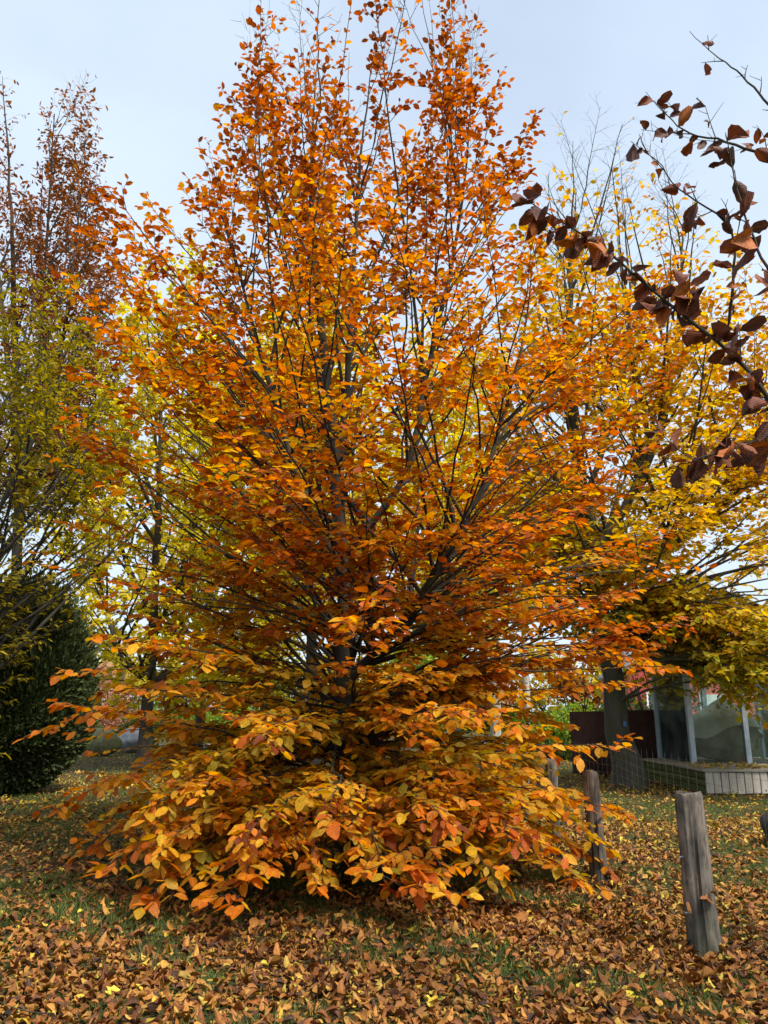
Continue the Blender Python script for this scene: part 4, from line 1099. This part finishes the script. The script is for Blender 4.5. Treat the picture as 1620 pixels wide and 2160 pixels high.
# ------------------------------------------------------------------ fallen leaves
def scatter(n, y0, y1, margin=.6):
    """points on the ground inside the wedge that the camera and a step to the side can see"""
    y = np.sqrt(rng.uniform(y0 * y0, y1 * y1, n))
    x = rng.uniform(-1, 1, n) * (y * .56 + margin)
    return x, y
BROWN = [(0, (.52, .35, .06)), (.22, (.50, .25, .05)), (.45, (.40, .165, .035)), (.68, (.27, .09, .02)), (.85, (.13, .05, .022)), (1, (.055, .028, .018))]
xs, ys_, sz = [], [], []
for n, a, b in ((23500, 4.1, 7.0), (27000, 7.0, 12.0), (15000, 12, 20), (10000, 20, 32)):
    x, y = scatter(n, a, b); xs.append(x); ys_.append(y)
x = np.concatenate(xs); y = np.concatenate(ys_)
# drifts at the feet of the posts and trunks
foot = [(2.03, 5.42, .16, 150), (1.96, 7.62, .15, 110), (2.05, 10.0, .14, 70), (b0[0], b0[1], .28, 200), (y0[0], y0[1], .5, 200)]
for fx, fy, fr_, fn in foot:
    fa = rng.uniform(0, 2 * math.pi, fn); fd = fr_ * (.75 + rng.exponential(.45, fn))
    x = np.concatenate([x, fx + fd * np.cos(fa)]); y = np.concatenate([y, fy + fd * np.sin(fa)])
n_foot = sum(f[3] for f in foot); is_foot = np.arange(len(x)) >= len(x) - n_foot
# thinner where the turf shows
xy = np.stack([x, y, 0 * x], 1)
pat = .55 * clump(xy, 1.6, 1, 21) + .6 * clump(xy, 4.5, 1, 22)
thin = (pat > .3) & (rng.uniform(0, 1, len(x)) < .6)
thin |= (x < -1.0) & (y > 5.6) & (y < 11) & (rng.uniform(0, 1, len(x)) < .42)
inside = (x > PX0 - .1) & (y > PY0 - .1) & (y < PY1)
k = (~thin | is_foot) & ~inside
x, y, is_foot = x[k], y[k], is_foot[k]
n = len(x)
yellowish = np.clip((y - 8) / 8, 0, 1) * .55 + .05
yellowish += .2 * ((x > 2.2) & (y > 6))
qh = np.where(rng.uniform(0, 1, n) < yellowish, rng.uniform(0, .25, n), np.clip(rng.normal(.60, .22, n), 0, 1))
col = ramp(qh, BROWN)
yl = (rng.uniform(0, 1, n) < .04 + .35 * np.clip((y - 10) / 6, 0, 1)); col[yl] = ramp(rng.uniform(0, 1, yl.sum()), [(0, (.60, .50, .06)), (1, (.62, .40, .04))])
col *= rng.uniform(.42, .98, (n, 1))
size = .054 * rng.choice([.45, .7, .9, 1.1, 1.4], n, p=[.15, .25, .28, .22, .10]) * rng.uniform(.85, 1.15, n)
which = rng.choice(6, n, p=[.22, .2, .18, .2, .14, .06]); size[which == 5] *= 1.35
th_ = rng.uniform(0, 2 * math.pi, n)
d = norm(np.stack([np.cos(th_), np.sin(th_), rng.normal(.0, .22, n)], 1))
nrm = norm(UP * np.where(rng.uniform(0, 1, (n, 1)) < .6, 1, -1) + rng.normal(0, .33, (n, 3)))
z = ground_z(x, y) + rng.uniform(.008, .045, n) + np.abs(d[:, 2]) * size * .4
z = z + is_foot * rng.uniform(0, .05, n)
pos = np.stack([x, y, z], 1)
cx_pix = 810 + F_PX * x / (y * math.cos(PITCH) - 1.5 * math.sin(PITCH))
vis = (cx_pix > 10) & (cx_pix < 1610) & (y > 4.75)
score = np.where(vis, size / np.hypot(x, y), 0) + .3 * rng.uniform(0, 1, n) * np.where(vis, size / np.hypot(x, y), 0)
single = np.zeros(n, bool); single[np.argsort(-score)[:300]] = True
LABELS = ['curled golden yellow fallen leaf in the litter before the orange beech', 'curled tan fallen leaf in the litter before the orange beech', 'curled rust brown fallen leaf in the litter before the orange beech', 'dark shrivelled fallen leaf in the litter before the orange beech']
bounds = [0, .24, .48, .76, 2]
for b in range(4):
    m = single & (qh >= bounds[b]) & (qh < bounds[b + 1])
    if m.any():
        leaf_objects('fallen_leaf', 'fallen%d' % b, FALLEN_FINE, pos[m], d[m], nrm[m], size[m], col[m], M_LITTER, levels=3,
                     label=LABELS[b], category='leaf', group=LABELS[b].split(' in the')[0].replace('leaf', 'leaves'))
m = ~single
# leaves lying on the deck of the platform
nd = 420
dx_, dy_ = rng.uniform(PX0, PX1, nd), PY0 + rng.uniform(0, 1, nd) ** 1.3 * 1.6
dpos = np.stack([dx_, dy_, np.full(nd, PH + .012)], 1)
pos2 = np.concatenate([pos[m], dpos]); d2 = np.concatenate([d[m], norm(np.stack([np.cos(th_[:nd]), np.sin(th_[:nd]), np.zeros(nd)], 1))])
n2 = np.concatenate([nrm[m], norm(UP + rng.normal(0, .25, (nd, 3)))])
s2 = np.concatenate([size[m], .1 * rng.uniform(.6, 1.2, nd)]); c2 = np.concatenate([col[m], ramp(rng.uniform(0, 1, nd), [(0, (.6, .46, .06)), (1, (.5, .28, .06))])])
w2 = np.concatenate([which[m], rng.integers(0, 5, nd)])
far = pos2[:, 1] > 8
obj('fallen_leaves', leaf_mesh('fallen_leaves', FALLEN + FALLEN_FAR, pos2, d2, n2, s2, c2, M_LITTER, w2 + 6 * far), None, 'carpet of brown and yellow fallen leaves over the turf', 'leaves', kind='stuff')

# fallen twigs
nt_ = 260
tx, ty = scatter(nt_, 4.2, 13)
ta = rng.uniform(0, 2 * math.pi, nt_); tl = rng.uniform(.06, .3, nt_)
tp0 = np.stack([tx, ty, ground_z(tx, ty) + rng.uniform(.02, .05, nt_)], 1)
tw_ = bend(tp0, norm(np.stack([np.cos(ta), np.sin(ta), rng.normal(.0, .07, nt_)], 1)), tl, 5, 0, .12)
V, Q = tubes(tw_, np.tile(np.linspace(.004, .0018, 5), (nt_, 1)), 4)
obj('fallen_twigs', new_mesh('fallen_twigs', V, quads=Q, mat=M_BARK), None, 'thin dark broken twigs strewn among the fallen leaves', 'twigs', kind='stuff')

# leaves caught on the clear post
cp = np.array([[1.99, 5.32, .36], [1.93, 5.33, .27], [2.05, 5.31, .40]])
leaf_objects('caught_leaf', 'caught', DRY, cp, np.array([[.9, -.35, .05], [.25, -.2, .9], [.75, -.4, -.3]]), np.array([[.1, -.25, 1], [1, -.35, 0], [.2, -.3, .8]]), np.array([.08, .065, .06]), np.array([[.30, .11, .035], [.22, .10, .03], [.14, .08, .04]]), M_LITTER, levels=3,
             label='curled brown leaf caught on the thick weathered grey post', category='leaf', group='leaves caught on the post')

# ------------------------------------------------------------------ grass
gx_, gy_ = [], []
for n, a, b in ((80000, 3.9, 8.0), (70000, 8, 16), (25000, 16, 28)):
    xx, yy = scatter(n, a, b); gx_.append(xx); gy_.append(yy)
x = np.concatenate(gx_); y = np.concatenate(gy_)
xy = np.stack([x, y, 0 * x], 1)
pat = .55 * clump(xy, 1.6, 1, 21) + .6 * clump(xy, 4.5, 1, 22)
tuft = np.sin(x * 9 + 3 * np.sin(y * 5)) * np.sin(y * 11 + 2 * np.sin(x * 6))
k = (pat + .5 * tuft + rng.normal(0, .25, len(x)) > .45 - .45 * ((x < -1.0) & (y > 5.6) & (y < 11))) & ~((x > PX0 - .1) & (y > PY0 - .1) & (y < PY1))
x, y = x[k], y[k]; n = len(x)
h = .06 * rng.uniform(.5, 1.6, n)
th_ = rng.uniform(0, 2 * math.pi, n)
dirv = norm(np.stack([np.cos(th_) * .6, np.sin(th_) * .6, rng.uniform(.5, 1.2, n)], 1))
BL = [(np.array([(0, .5, 0), (0, -.5, 0), (.6, .3, -.05), (.6, -.3, -.05), (1, 0, -.25)]) * np.array([1, .10, 1]), np.array([(0, 1, 3), (0, 3, 2), (2, 3, 4)]), np.full((5, 2), .3))]
gc = ramp(rng.uniform(0, 1, n), [(0, (.045, .065, .014)), (.6, (.085, .12, .026)), (1, (.17, .17, .05))])
obj('grass', leaf_mesh('grass', BL, np.stack([x, y, ground_z(x, y) - .003], 1), dirv, norm(rng.normal(0, 1, (n, 3))), h, gc, M_GRASS), None, 'short green grass showing in patches between the fallen leaves', 'grass', kind='stuff')
print('grass', n, 'fallen', len(pos))
